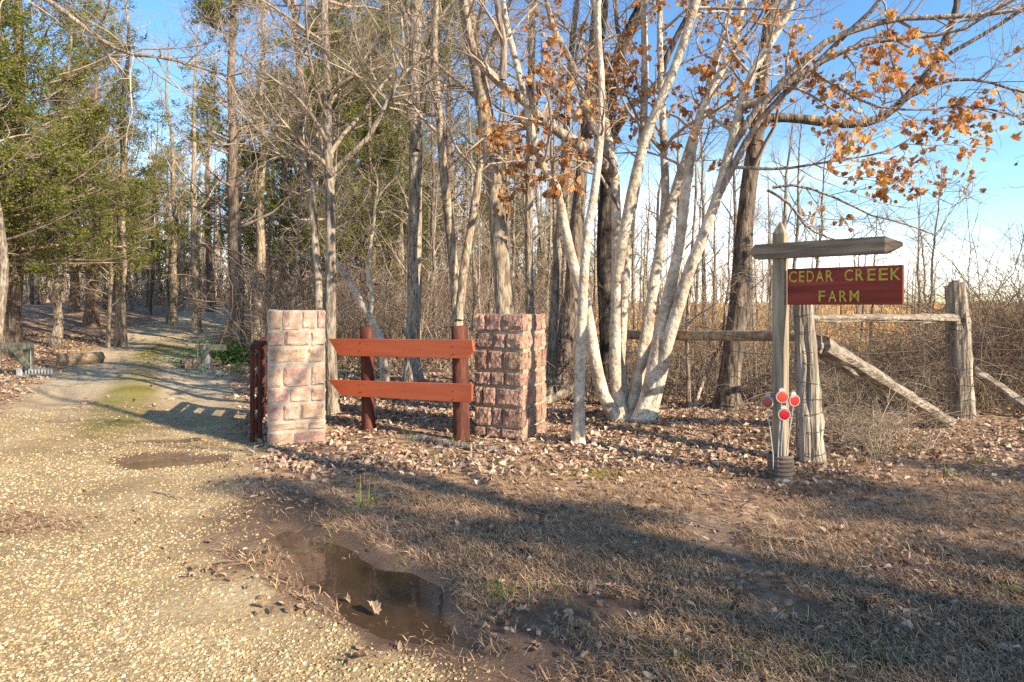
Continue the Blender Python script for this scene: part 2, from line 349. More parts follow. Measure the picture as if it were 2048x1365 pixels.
def water_material(name, col, rough, spec):
    m, t, b, o = newmat(name); N, L = t.nodes, t.links
    tc = N.new('ShaderNodeTexCoord'); no = N.new('ShaderNodeTexNoise'); no.inputs['Scale'].default_value = 2.2; no.inputs['Detail'].default_value = 3; L.new(tc.outputs['Object'], no.inputs['Vector'])
    r = ramp(t, [(.3, tuple(c*.7 for c in col)), (.7, tuple(c*1.25 for c in col))]); L.new(no.outputs['Fac'], r.inputs['Fac']); L.new(r.outputs['Color'], b.inputs['Base Color'])
    b.inputs['Roughness'].default_value = rough; b.inputs['IOR'].default_value = 1.33; b.inputs['Specular IOR Level'].default_value = spec
    n2 = N.new('ShaderNodeTexNoise'); n2.inputs['Scale'].default_value = 9; n2.inputs['Detail'].default_value = 2; L.new(tc.outputs['Object'], n2.inputs['Vector'])
    bu = N.new('ShaderNodeBump'); bu.inputs['Strength'].default_value = .04; bu.inputs['Distance'].default_value = .02; L.new(n2.outputs['Fac'], bu.inputs['Height']); L.new(bu.outputs[0], b.inputs['Normal'])
    return m
WM = [water_material('water_dark', (.062, .037, .023), .02, .5), water_material('water_mud', (.20, .125, .068), .04, .5), water_material('water_mud_small', (.20, .125, .068), .04, .5)]
for k, (cx, cy, a, b_, t) in enumerate(PUD):
    n = 28; th = np.linspace(0, 2*np.pi, n, endpoint=False)
    u, v = 1.55*a*np.cos(th), 1.55*b_*np.sin(th)
    V = np.stack([u*math.cos(t)-v*math.sin(t), u*math.sin(t)+v*math.cos(t), np.zeros(n)], 1)
    V = np.vstack([V, [[0, 0, 0]]]); F = np.stack([np.full(n, n), np.arange(n), (np.arange(n)+1) % n], 1)
    zw = WATER_Z[k]
    o = obj('puddle', mesh_np('puddle', V, [F], WM[k], True), loc=(cx, cy, zw))
    tag(o, ['dark puddle mirroring the trees beside the near gravel edge', 'muddy brown puddle on the gravel before the left stone pillar', 'smaller thin brown puddle behind the muddy one on the drive'][k], 'puddle', kind='structure')

# ------------------------------------------------------------------ trees
def tree_meshes(parts, name, mats):
    """parts: list of (partname, [(P,R,sides,rough)], material)"""
    res = []
    for pn, sets, mat in parts:
        mb = MB()
        for Pn, R, s, rough in sets:
            if len(Pn): V, F = tubes(Pn, R, s, rough=rough); mb.add(V, F)
        res.append((pn, mb.mesh(name+'_'+pn, mat, True)))
    return res
def lobed_leaf(n_lobes=5, seed=0, size=1., slim=1.):
    r = np.random.default_rng(seed); k = n_lobes*2+3
    th = np.linspace(-2.75, 2.75, k)
    rr = np.where(np.arange(k) % 2 == 1, 1., .7)*(1-.25*np.abs(th)/2.75)*(.85+.3*r.random(k))
    x = np.sin(th)*rr*.5; y = np.cos(th)*rr*.55+.25
    pts = np.vstack([[0, -.12, 0], np.stack([x, y, 0*x], 1)])
    ce = np.array([[0, .2, 0]]); mid = np.array([[0, .2, 0]])
    V = np.vstack([pts, ce]); n = len(pts)
    F = np.array([[n, i, (i+1) % n] for i in range(n)])
    bx, by = r.uniform(.6, 2.6), r.uniform(-1.8, 1.4)
    V[:, 2] = bx*V[:, 0]**2+by*(V[:, 1]-.2)**2*.7+r.normal(size=len(V))*.035
    V[:, 0] *= slim
    return V*size, F[:, ::-1]
def scatter(name, shapes, pos, rot, scl, mat, rnd, smooth=False):
    """merge copies of small shapes into one mesh; rot is (N,3,3)"""
    N = len(pos); pick = RNG.integers(0, len(shapes), N); mb_v, mb_f, at, n0 = [], [], [], 0
    fl = {}
    for s, (V, F) in enumerate(shapes):
        i = np.where(pick == s)[0]
        if len(i) == 0: continue
        sc = scl[i] if scl.ndim == 2 else scl[i][:, None]
        VV = np.einsum('nij,nvj->nvi', rot[i], V[None]*sc[:, None, :])+pos[i][:, None, :]
        mb_v.append(VV.reshape(-1, 3)); at.append(np.repeat(rnd[i], len(V)))
        for f in (F if isinstance(F, list) else [F]):
            fl.setdefault(f.shape[1], []).append((f[None]+(n0+np.arange(len(i))*len(V))[:, None, None]).reshape(-1, f.shape[1]))
        n0 += len(i)*len(V)
    return mesh_np(name, np.concatenate(mb_v), [np.concatenate(v) for v in fl.values()], mat, smooth, {'rnd': np.concatenate(at)})
def rots(n, tilt, rng=RNG, spin=True):
    """random yaw with a random tilt (radians, normal distributed)"""
    a = rng.random(n)*2*np.pi; ca, sa = np.cos(a), np.sin(a); z = np.zeros(n); o = np.ones(n)
    Rz = np.stack([np.stack([ca, -sa, z], -1), np.stack([sa, ca, z], -1), np.stack([z, z, o], -1)], 1)
    tx, ty = rng.normal(size=n)*tilt, rng.normal(size=n)*tilt
    Rx = np.stack([np.stack([o, z, z], -1), np.stack([z, np.cos(tx), -np.sin(tx)], -1), np.stack([z, np.sin(tx), np.cos(tx)], -1)], 1)
    Ry = np.stack([np.stack([np.cos(ty), z, np.sin(ty)], -1), np.stack([z, o, z], -1), np.stack([-np.sin(ty), z, np.cos(ty)], -1)], 1)
    return Rx@Ry@Rz

def stem_from(wp, Y0, Y1, w0, w1, K=22, ext=0, grounded=True, wob=.006, rng=RNG):
    """a stem through picture waypoints at its own depth; w in photo pixels of width at the base and the end"""
    n = len(wp); Ys = np.linspace(Y0, Y1, n)
    pts = np.array([P(px, py, Yv)[:] for (px, py), Yv in zip(wp, Ys)])
    if grounded: pts[0, 2] = gzs(pts[0, 0], pts[0, 1])-.08
    r0, r1 = w0/FPX*Y0/2, w1/FPX*Y1/2
    if ext:
        d = unit(pts[-1]-pts[-2])+np.array([0, 0, .25]); d = unit(d)
        pts = np.vstack([pts, pts[-1]+d*ext*.5+rng.normal(size=3)*.1, pts[-1]+d*ext+rng.normal(size=3)*.25])
        L = np.linalg.norm(np.diff(pts[:n], axis=0), axis=1).sum(); f = L/(L+ext)
        Q = resample(pts, K); t = np.linspace(0, 1, K)
        R = np.where(t < f, r0+(r1-r0)*t/f, r1*(1-.8*(t-f)/(1-f+1e-6)))
    else:
        Q = resample(pts, K); R = np.linspace(r0, r1, K)
    if grounded:
        h = Q[:, 2]-Q[0, 2]; R = R*(1+.55*np.exp(-h/.13))
    Q = Q+np.cumsum(rng.normal(size=Q.shape)*wob, axis=0)*np.linspace(0, 1, K)[:, None]*.5
    return Q, R
ORIGIN = np.zeros(3)
def traced_tree(name, label, stems, cat='tree', bark_m='bark_grey', twig_m='twig', dens=1., n1=9, l1=1.9, n2=6, n3=3, t1=.38, ang=48, up=.06, group=None, twolevel=True, sides=10, leaves=0, wood='stem', rng=None, rough=.035, side=None, rt=.0024):
    rng = rng or np.random.default_rng(len(label)*31+len(stems)*7+int(abs(stems[0][0][0][0])*1300) % 997)
    base = stems[0][0][0].copy(); base[2] = gzs(base[0], base[1])
    root = empty(name, base, label, cat, group)
    c1P, c1R = [], []
    for Q, R in stems:
        V, F = tubes((Q-base)[None], R[None], sides, rough=rough, rng=rng)
        obj(wood if len(stems) > 1 else 'trunk', mesh_np(name+'_stem', V, F, M[bark_m], True), root)
        p, r = children((Q-base)[None], R[None], n1*dens, (t1, .98), l1, ang, 7, up, .16, .5, .0055, rng, lenfall=.35, side=side)
        c1P.append(p); c1R.append(r)
    c1P, c1R = np.concatenate(c1P), np.concatenate(c1R)
    c2P, c2R = children(c1P, c1R, n2, (.15, 1), l1*.5, 45, 6, up*.6, .2, .5, .0034, rng)
    c3P, c3R = children(c2P, c2R, n3, (.2, 1), l1*.24, 45, 4, .03, .22, .6, rt, rng)
    mb = MB()
    for Pn, R, s in ((c1P, c1R, 6), (c2P, c2R, 4), (c3P, c3R, 3)):
        if len(Pn): V, F = tubes(Pn, R, s); mb.add(V, F)
    if mb.n: obj('crown', mb.mesh(name+'_crown', M[twig_m], True), root)
    return root, (c1P, c1R), (c2P, c2R), (c3P, c3R), base

# generic prototypes --------------------------------------------------------------------
def bare_proto(name, h, r, seed, bark_m='bark_grey', twig_m='twig', first=.3, l1=2.6, n1=15, n2=7, n3=4, n4=0, lean=.04, ang=45, up=.08):
    rng = np.random.default_rng(seed)
    K = 14; z = np.linspace(0, h, K); off = np.cumsum(rng.normal(size=(K, 2))*lean*h/K*1.6, axis=0)+z[:, None]*rng.normal(size=2)*lean
    Q = np.stack([off[:, 0], off[:, 1], z-.12], 1); R = r*(1-.86*(z/h)**1.1)*(1+.4*np.exp(-z/.2))
    tr = [(Q[None], R[None], 9, .03)]
    a, ar = children(Q[None], R[None], n1, (first, .98), l1, ang, 7, up, .15, .5, .006, rng, lenfall=.55)
    b, br = children(a, ar, n2, (.15, 1), l1*.46, 45, 5, up*.5, .2, .5, .004, rng)
    c, cr_ = children(b, br, n3, (.15, 1), l1*.25, 45, 4, .03, .22, .6, .0028, rng)
    cw = [(a, ar, 5, 0), (b, br, 3, 0), (c, cr_, 3, 0)]
    return [(pn, me) for pn, me in tree_meshes([('trunk', tr, M[bark_m]), ('crown', cw, M[twig_m])], name, None)]
def sprays(tips, dirs, per, length, width, rng, spread=.7, droop=0):
    """small foliage blades fanning out from points"""
    N = len(tips); i = np.repeat(np.arange(N), per); n = len(i)
    d = unit(dirs[i]+rng.normal(size=(n, 3))*spread+np.array([0, 0, droop])); p = tips[i]+rng.normal(size=(n, 3))*length*.55
    L = length*(.5+.9*rng.random(n))[:, None]; s = unit(np.cross(d, rng.normal(size=(n, 3))))*width*(.6+.8*rng.random(n))[:, None]
    V = np.stack([p, p+d*L*.45+s, p+d*L, p+d*L*.45-s], 1).reshape(-1, 3)
    F = np.arange(4*n).reshape(n, 4)
    return V, F, np.repeat(rng.random(N)[i]*.55+rng.random(n)*.45, 4)
def cedar_proto(name, h, r, seed, spread=3.0, low=.12, bare=.28, n1=110, dense=1.0, n2=10, leaf=.075):
    rng = np.random.default_rng(seed)
    K = 14; z = np.linspace(0, h, K); off = np.cumsum(rng.normal(size=(K, 2))*.04, axis=0)
    Q = np.stack([off[:, 0], off[:, 1], z-.12], 1); R = r*(1-.9*(z/h))*(1+.4*np.exp(-z/.3))
    t = low+(.985-low)*np.sort(rng.random(n1))**.9
    f = t*(K-1); k = np.minimum(f.astype(int), K-2); u = (f-k)[:, None]
    pos = Q[k]*(1-u)+Q[k+1]*u
    az = rng.random(n1)*2*np.pi
    Lb = spread*np.minimum(1, (1.06-t)**.75*1.15)*(.55+.6*rng.random(n1))
    d = np.stack([np.cos(az), np.sin(az), .05+.5*t], 1); d = unit(d)
    A = np.zeros((n1, 8, 3)); A[:, 0] = pos
    for j in range(1, 8):
        d = unit(d+rng.normal(size=(n1, 3))*.11+np.array([0, 0, .05])); A[:, j] = A[:, j-1]+d*(Lb/7)[:, None]
    AR = (np.maximum(.012, R[k]*.32)*(.6+.5*rng.random(n1)))[:, None]*np.linspace(1, .2, 8)
    B, BR = children(A, AR, n2, (.2, 1), spread*.34, 42, 5, .05, .18, .5, .006, rng, flat=.4)
    C, CR = children(B, BR, 4, (.15, 1), spread*.15, 42, 3, .04, .2, .6, .0045, rng)
    # foliage where the branch reaches the light; lower inner twigs stay bare
    par = C[:, 0]; hd = np.hypot(par[:, 0]-np.interp(par[:, 2], Q[:, 2], Q[:, 0]), par[:, 1]-np.interp(par[:, 2], Q[:, 2], Q[:, 1]))
    lim = spread*np.clip((1.06-par[:, 2]/h), .05, 1)**.75
    cl = vnoise(par[:, 0]*1.0+par[:, 2]*.37, par[:, 1]+par[:, 2]*.8, .75, seed)
    ok = (hd > lim*.28)*(par[:, 2]/h > bare-.2*(hd/lim)+.55*(cl-.6)) * (rng.random(len(C)) < np.clip(.38+2.4*(cl-.38), 0, 1)*dense)
    ok = ok.astype(bool)
    Cf = C[ok]
    Tp, Dr = [], []
    for j, w in ((0, .55), (1, .1), (1, .6), (2, .0)):
        jn = min(j+1, 2); Tp.append(Cf[:, j]*(1-w)+Cf[:, jn]*w); Dr.append(unit(Cf[:, max(j, 1)]-Cf[:, max(j, 1)-1]))
    V, F, a = sprays(np.concatenate(Tp), np.concatenate(Dr), 9, leaf, leaf*.17, rng, .8)
    fol = mesh_np(name+'_foliage', V, [F], M['cedar_leaf'], False, {'rnd': a})
    res = tree_meshes([('trunk', [(Q[None], R[None], 10, .05)], M['bark_cedar']), ('crown', [(A, AR, 5, 0), (B, BR, 3, 0), (C, CR, 3, 0)], M['twig_brown'])], name, None)
    return res+[('foliage', fol)]
def thicket_proto(name, seed, n=46, h=1.3, w=1.2, mat='vine', arch=-.22, kids=5, r=.006, up0=1.3):
    rng = np.random.default_rng(seed)
    b = np.stack([rng.normal(size=n)*w*.5, rng.normal(size=n)*w*.35, np.full(n, -.05)], 1)
    d = unit(np.stack([rng.normal(size=n)*.7, rng.normal(size=n)*.6, up0+.0*b[:, 0]], 1)); K = 9
    A = np.zeros((n, K, 3)); A[:, 0] = b; L = h*(.5+.9*rng.random(n))
    for j in range(1, K):
        d = unit(d+rng.normal(size=(n, 3))*.2+np.array([0, 0, arch])); A[:, j] = A[:, j-1]+d*(L/(K-1)*1.35)[:, None]
    A[:, :, 2] = np.maximum(A[:, :, 2], -.05+.02*rng.random((n, K)))
    AR = r*(.6+.7*rng.random(n))[:, None]*np.linspace(1, .4, K)
    B, BR = children(A, AR, kids, (.1, 1), h*.42, 50, 6, arch*.35, .26, .65, .0025, rng)
    C, CR = children(B, BR, 3, (.2, 1), h*.2, 50, 4, 0, .25, .65, .002, rng)
    return tree_meshes([('stems', [(A, AR, 4, 0), (B, BR, 3, 0), (C, CR, 3, 0)], M[mat])], name, None)
def place(name, proto, loc, rz, s, label, cat, group=None, sz=None, rx=0, ry=0):
    root = empty(name, loc, label, cat, group, rz); root.rotation_euler = (rx, ry, rz); root.scale = (s, s, sz or s)
    for pn, me in proto: obj(pn, me, root)
    return root

# --- the traced trees in front
Yc = 7.75
st = []
st.append(stem_from([(1243, 862), (1212, 805), (1193, 735), (1178, 640), (1168, 590), (1152, 547), (1128, 443), (1117, 381), (1086, 324), (1069, 276), (1057, 214), (1043, 152), (1020, 60), (1010, 0)], Yc, 7.5, 26.0, 10.9, 30, 1.6))
st.append(stem_from([(1252, 856), (1236, 800), (1230, 731), (1232, 654), (1234, 562), (1234, 470), (1232, 390), (1228, 333), (1214, 262), (1205, 170), (1198, 90), (1190, 0)], Yc+.08, 8.3, 27.7, 10.9, 28, 1.8))
st.append(stem_from([(1234, 560), (1243, 497), (1266, 373), (1295, 265), (1337, 166), (1366, 91), (1395, 0)], 7.85, 7.3, 22.7, 15.6, 22, 1.8, grounded=False))
st.append(stem_from([(1262, 860), (1271, 777), (1286, 700), (1298, 623), (1311, 562), (1320, 497), (1330, 390), (1326, 290), (1322, 180), (1318, 80), (1320, 0)], Yc+.1, 8.6, 24.4, 10.1, 26, 1.6))
st.append(stem_from([(1277, 866), (1295, 792), (1311, 715), (1326, 638), (1341, 577), (1358, 500), (1370, 393), (1385, 290), (1419, 186), (1465, 103), (1490, 0)], Yc-.05, 7.6, 29.4, 11.7, 28, 1.6))
st.append(stem_from([(1290, 866), (1316, 770), (1335, 685), (1354, 623), (1375, 552), (1400, 490), (1432, 406), (1465, 290), (1498, 166), (1535, 100), (1573, 41), (1590, 0)], Yc, 7.0, 28.6, 12.5, 28, 1.5))
st.append(stem_from([(1268, 863), (1280, 765), (1297, 650), (1312, 540), (1346, 400), (1392, 260), (1436, 120), (1468, 0)], Yc+.15, 8.4, 25, 12, 26, 1.6))
st.append(stem_from([(1250, 860), (1242, 740), (1247, 600), (1260, 450), (1282, 310), (1290, 150), (1286, 0)], Yc+.2, 8.8, 24, 12, 26, 1.6))
lim = []
lim.append(stem_from([(1228, 345), (1214, 336), (1160, 292), (1100, 252), (1040, 195), (1000, 167), (960, 128), (943, 95), (930, 40), (924, -20)], 8.0, 6.9, 23.5, 13.3, 22, 1.2, grounded=False))
lim.append(stem_from([(1005, 160), (1008, 90), (995, 20), (990, -40)], 7.05, 6.9, 15.1, 8.6, 12, .8, grounded=False))
lim.append(stem_from([(1488, 212), (1535, 200), (1593, 137), (1655, 83), (1780, 41), (1904, 33), (2048, 16)], 7.15, 6.4, 16.8, 7.0, 18, 1.4, grounded=False))
lim.append(stem_from([(1462, 300), (1520, 210), (1600, 150), (1718, 91), (1842, 75), (1930, 60)], 7.2, 6.2, 14.3, 5.5, 16, 1.0, grounded=False))
lim.append(stem_from([(1440, 385), (1520, 240), (1620, 140), (1700, 60), (1760, 0)], 7.3, 6.6, 16.0, 7.8, 14, 1.2, grounded=False))
lim.append(stem_from([(1470, 335), (1560, 338), (1650, 325), (1760, 306)], 7.2, 6.7, 6.7, 3.1, 12, .4, grounded=False))
lim.append(stem_from([(1620, 140), (1700, 190), (1760, 215), (1850, 220), (1940, 212), (2040, 235)], 6.8, 6.5, 5.9, 3.1, 12, .4, grounded=False))
lim.append(stem_from([(1230, 335), (1180, 240), (1150, 140), (1110, 60), (1095, 0)], 8.0, 8.2, 16.8, 9.4, 14, 1.2, grounded=False))
lim.append(stem_from([(1240, 420), (1180, 330), (1080, 320), (960, 330)], 7.9, 7.4, 6.7, 3.1, 12, .4, grounded=False))
lim.append(stem_from([(1545, 375), (1600, 372), (1680, 400), (1740, 430), (1800, 445), (1870, 470)], 8.5, 8.0, 5.9, 2.3, 12, .4, grounded=False))
lim.append(stem_from([(1535, 380), (1580, 410), (1620, 460), (1700, 490)], 8.6, 8.2, 5.9, 2.3, 12, .4, grounded=False))
rngA = np.random.default_rng(5)
oak, o1, o2, o3, obase = traced_tree('pale_bark_tree', 'many stemmed pale barked tree with clusters of orange dead leaves, beside the sign', st, bark_m='bark_pale', n1=13, l1=1.5, n2=6, n3=4, t1=.42, ang=50, rng=rngA, sides=12, rough=.028)
mbs = []
for Q, R in lim:
    V, F = tubes((Q-obase)[None], R[None], 9, rough=.03); obj('limb', mesh_np('limb', V, F, M['bark_limb'], True), oak)
LP = [(Q-obase)[None] for Q, R in lim]; LR = [R[None] for Q, R in lim]
mb = MB(); lt2, lt3 = [], []
for p_, r_ in zip(LP, LR):
    a, ar = children(p_, r_, 11, (.12, 1), 1.15, 50, 6, .03, .18, .5, .006, rngA)
    b, br = children(a, ar, 5, (.15, 1), .55, 48, 5, .0, .22, .55, .004, rngA)
    c, cr_ = children(b, br, 2, (.2, 1), .28, 45, 4, .0, .22, .6, .003, rngA)
    for Pn, R, s in ((a, ar, 5), (b, br, 4), (c, cr_, 3)):
        if len(Pn): V, F = tubes(Pn, R, s); mb.add(V, F)
    lt2.append(a); lt3.append(b)
obj('twigs', mb.mesh('limb_twigs', M['twig'], True), oak)
# leaves hanging in clusters from twig ends
ends = np.concatenate([o2[0][:, -1], np.concatenate(lt2)[:, -1], np.concatenate(lt3)[:, -1], np.concatenate(lt3)[:, 2]])+obase
pxs = 1024+FPX*ends[:, 0]/ends[:, 1]; pys = HOR-FPX*(ends[:, 2]-CAM_H)/ends[:, 1]
wgt = np.exp(-((pxs-1460)/270)**2)*np.exp(-((pys-215)/190)**2)*1.5+.6*np.exp(-((pxs-1180)/200)**2)*np.exp(-((pys-180)/200)**2)+.10*(pxs > 1500)*(pys < 330)*(pys > 60)
wgt += .9*np.exp(-((pxs-1480)/120)**2)*np.exp(-((pys-330)/150)**2)
wgt *= np.where((pxs > 1540) & (pys > 385), .06, 1)*np.where(pxs < 1120, .55, 1)
wgt *= sm(.26, .62, vnoise(ends[:, 0]*1.6, ends[:, 2]*1.6, 1.3, 3))*(pys < 560)*(pys > -60)
sel = rngA.choice(len(ends), 1700, replace=True, p=wgt/wgt.sum()); sel = np.unique(sel)
shapes = [lobed_leaf(5, s) for s in range(6)]
leaf_meshes = [mesh_np('leaf', V, [F], M['orange_leaf'], False, {'rnd': np.clip(.5+.3*np.random.default_rng(i).normal()+.1*np.random.default_rng(i+9).normal(size=len(V)), 0, 1)}) for i, (V, F) in enumerate(shapes)]
lp, lq = [], []
for e in ends[sel]:
    for k in range(rngA.integers(2, 7)):
        lp.append(e+rngA.normal(size=3)*np.array([.06, .06, .055])+np.array([0, 0, -.035]))
lp = np.array(lp); order = np.argsort(lp[:, 1]-100*((np.abs(1024+FPX*lp[:, 0]/lp[:, 1]-1024) < 1024)*(HOR-FPX*(lp[:, 2]-CAM_H)/lp[:, 1] > 0)))
lp = lp[order]
def hang(n, rng):     # leaf local +y points roughly down
    R_ = rots(n, .55, rng)
    flip = np.array([[1, 0, 0], [0, 0, 1], [0, -1, 0.]])    # y -> -z
    return np.einsum('nij,jk->nik', R_, flip)
HR = hang(len(lp), rngA)
n_ind = min(300, len(lp))
for i in range(n_ind):
    lo = obj('leaf', leaf_meshes[i % 6], oak)
    s = .094*(.55+.8*rngA.random())
    lo.matrix_local = Matrix.Translation(Vector(lp[i]-obase))@Matrix(HR[i].tolist()).to_4x4()@Matrix.Scale(s, 4)
if len(lp) > n_ind:
    me = scatter('leaves', shapes, lp[n_ind:]-obase, HR[n_ind:], .094*(.55+.8*rngA.random(len(lp)-n_ind)), M['orange_leaf'], rngA.random(len(lp)-n_ind))
    tag(obj('leaves', me, oak), kind='stuff')

traced_tree('pale_bark_tree', 'slender pale barked tree with a knotted straight stem beside the right pillar',
            [stem_from([(1157, 900), (1158, 820), (1161, 700), (1165, 600), (1167, 530), (1173, 460), (1186, 380), (1195, 300), (1200, 200), (1195, 100), (1190, 0)], 6.75, 7.0, 24, 10, 28, 1.5, wob=.012)],
            bark_m='bark_pale', n1=16, l1=1.3, t1=.5, n2=5, n3=3, sides=12)
traced_tree('bare_tree', 'thick tan leaning tree trunk rising just behind the right stone pillar',
            [stem_from([(1020, 800), (1014, 700), (1010, 620), (1000, 500), (993, 420), (980, 300), (965, 200), (945, 80), (930, 0)], 8.6, 9.0, 40, 30, 26, 3.)], bark_m='bark_tan', n1=18, l1=2.2, t1=.45)
traced_tree('bare_tree', 'grey straight tree seen through the middle of the red plank fence',
            [stem_from([(826, 758), (828, 600), (830, 450), (832, 300), (830, 150), (835, 0)], 12.4, 12.8, 32, 24, 24, 4.),
             stem_from([(832, 300), (848, 200), (860, 90), (885, -20)], 12.5, 13., 15, 9, 12, 2, grounded=False)], bark_m='bark_grey', n1=15, l1=2.3, t1=.42)
traced_tree('bare_tree', 'slim grey tree just right of the left pillar with a wide fan of twigs',
            [stem_from([(668, 836), (661, 700), (662, 550), (660, 400), (655, 300), (655, 200), (650, 0)], 8.7, 9.0, 25, 14, 26, 2.5),
             stem_from([(661, 350), (700, 310), (740, 270), (800, 160), (850, 110)], 8.8, 8.6, 12, 6, 14, 1., grounded=False)], bark_m='bark_grey', n1=34, l1=2.4, t1=.35, n2=8, n3=5, ang=55)
traced_tree('bare_tree', 'pair mate of the slim grey tree, standing half behind the left pillar edge',
            [stem_from([(645, 800), (640, 700), (636, 560), (628, 450), (615, 300), (600, 150), (588, 0)], 9.6, 9.9, 17, 11, 24, 2.5)], bark_m='bark_grey', n1=34, l1=2.8, t1=.36, n2=8, n3=5, ang=58, side=(-.8, -.2, 0))
traced_tree('bare_tree', 'forked tan tree behind the right post of the red plank fence',
            [stem_from([(925, 765), (918, 680), (912, 600), (902, 480), (890, 370), (880, 250), (870, 130), (872, 0)], 11.6, 12, 24, 13, 24, 3.),
             stem_from([(918, 640), (928, 540), (945, 440), (958, 350), (966, 270)], 11.6, 12.2, 18, 14, 16, 2.5, grounded=False)], bark_m='bark_tan', n1=12, l1=2.0)
traced_tree('bare_tree', 'thin upright grey tree behind the wing of the right pillar',
            [stem_from([(1062, 740), (1060, 620), (1058, 500), (1060, 300), (1065, 100), (1070, 0)], 11.5, 12, 19, 13, 22, 3.)], bark_m='bark_grey', n1=15, l1=1.9)
traced_tree('bare_tree', 'dark leaning tree between the right pillar and the slender pale tree',
            [stem_from([(1117, 775), (1130, 680), (1142, 600), (1150, 500), (1160, 380), (1168, 300), (1180, 180), (1190, 60)], 10.2, 11, 36, 20, 24, 3.5)], bark_m='bark_brown', n1=12, l1=2.0)
traced_tree('bare_tree', 'slim grey tree leaning against the dark one right of the pillar',
            [stem_from([(1098, 770), (1106, 660), (1113, 540), (1120, 440), (1128, 330), (1135, 200), (1145, 60)], 9.8, 10.5, 20, 12, 22, 3)], bark_m='bark_grey', n1=12, l1=1.7)
traced_tree('dark_bark_tree', 'black barked trunk standing inside the stems of the pale barked tree',
            [stem_from([(1218, 790), (1214, 650), (1207, 500), (1212, 380), (1214, 300), (1218, 200), (1232, 120), (1262, 50), (1295, -20)], 9.3, 9.6, 34, 24, 28, 3.),
             stem_from([(1216, 190), (1200, 110), (1208, 40), (1215, -40)], 9.4, 9.9, 18, 13, 12, 2.5, grounded=False),
             stem_from([(1214, 300), (1260, 210), (1310, 180), (1340, 100), (1400, -20)], 9.5, 10.2, 17, 10, 14, 2., grounded=False)], bark_m='bark_dark', twig_m='twig_brown', n1=10, l1=2., t1=.5)
traced_tree('dark_bark_tree', 'dark oak left of the sign with a heavy limb sweeping out to the right',
            [stem_from([(1452, 820), (1466, 700), (1474, 640), (1484, 520), (1490, 440), (1500, 340), (1512, 270), (1524, 150), (1540, 20)], 9.2, 9.4, 44, 22, 26, 3.),
             stem_from([(1508, 290), (1530, 240), (1580, 236), (1630, 242), (1676, 248), (1730, 247), (1765, 235), (1813, 195), (1862, 137), (1890, 80), (1912, 20), (1920, -40)], 9.3, 8.6, 21, 11, 26, 1.5, grounded=False),
             stem_from([(1845, 160), (1880, 120), (1966, 70), (2060, 10)], 8.75, 8.3, 10, 6, 12, 1.5, grounded=False),
             stem_from([(1800, 205), (1880, 165), (1960, 160), (2050, 185)], 8.8, 8.3, 8, 4, 12, .8, grounded=False)], bark_m='bark_brown', twig_m='twig_brown', n1=9, l1=1.9, t1=.3, n2=6, n3=4)
traced_tree('bare_sapling', 'pale crooked sapling leaning left behind the left post of the plank fence',
            [stem_from([(772, 760), (766, 700), (752, 660), (735, 630), (712, 590), (690, 555), (668, 520), (650, 480)], 11, 10.8, 20, 7, 20, .6),
             stem_from([(738, 635), (745, 590), (735, 540), (745, 470), (752, 400)], 11, 11, 10, 5, 14, .6, grounded=False)], bark_m='bark_pale', n1=12, l1=1.3, t1=.4)
traced_tree('bare_sapling', 'thin forked sapling in dry leaves left of the dark oak',
            [stem_from([(1378, 812), (1376, 740), (1374, 660), (1380, 560), (1386, 470), (1392, 380)], 9.2, 9.4, 9, 5, 18, .8),
             stem_from([(1384, 812), (1410, 750), (1440, 690), (1448, 640)], 9.2, 9.5, 8, 4, 14, .7, grounded=True)], bark_m='bark_grey', n1=12, l1=1.1, t1=.3)
traced_tree('bare_tree', 'pale leaning trunk at the far left edge of the picture',
            [stem_from([(-12, 720), (2, 620), (10, 540), (4, 470), (-10, 380), (-30, 250)], 14, 14.2, 17, 12, 20, 3.)], bark_m='bark_grey', n1=8, l1=1.8)
traced_tree('bare_tree', 'grey tree with arching limb reaching over the drive from the upper left',
            [stem_from([(-260, 840), (-250, 600), (-230, 350), (-160, 150), (-60, 30)], 9.2, 8.8, 30, 20, 20, 3.),
             stem_from([(-160, 150), (0, -60), (80, -10), (150, 40), (210, 85), (260, 108), (330, 115), (420, 140)], 8.9, 8.2, 16, 4, 20, .6, grounded=False)], bark_m='bark_grey', n1=20, l1=1.9, t1=.4)

KINDW = {}
ZONES = [(-60, 'beyond the left picture edge'), (70, 'behind the mossy guard post'), (180, 'left of the drive'), (300, 'over the drive'), (400, 'at the bend of the drive'), (480, 'by the grey guard post'), (545, 'above the gate'), (640, 'above the left pillar'), (700, 'beside the slim grey pair'),
         (760, 'above the left fence post'), (830, 'left of the straight grey tree'), (900, 'right of the straight grey tree'), (955, 'above the right fence post'), (1030, 'above the right pillar'), (1100, 'right of the right pillar'), (1160, 'left of the slender pale tree'), (1230, 'behind the pale stems'), (1300, 'between the pale stems'),
         (1370, 'just right of the pale stems'), (1440, 'left of the dark oak'), (1500, 'behind the dark oak'), (1560, 'between the dark oak and the sign'), (1640, 'behind the sign post'), (1720, 'behind the left half of the sign board'), (1820, 'behind the right half of the sign board'), (1900, 'left of the far fence post'), (1980, 'just right of the far fence post'), (9999, 'at the right picture edge')]
def zone(px):
    for b, t in ZONES:
        if px < b: return t
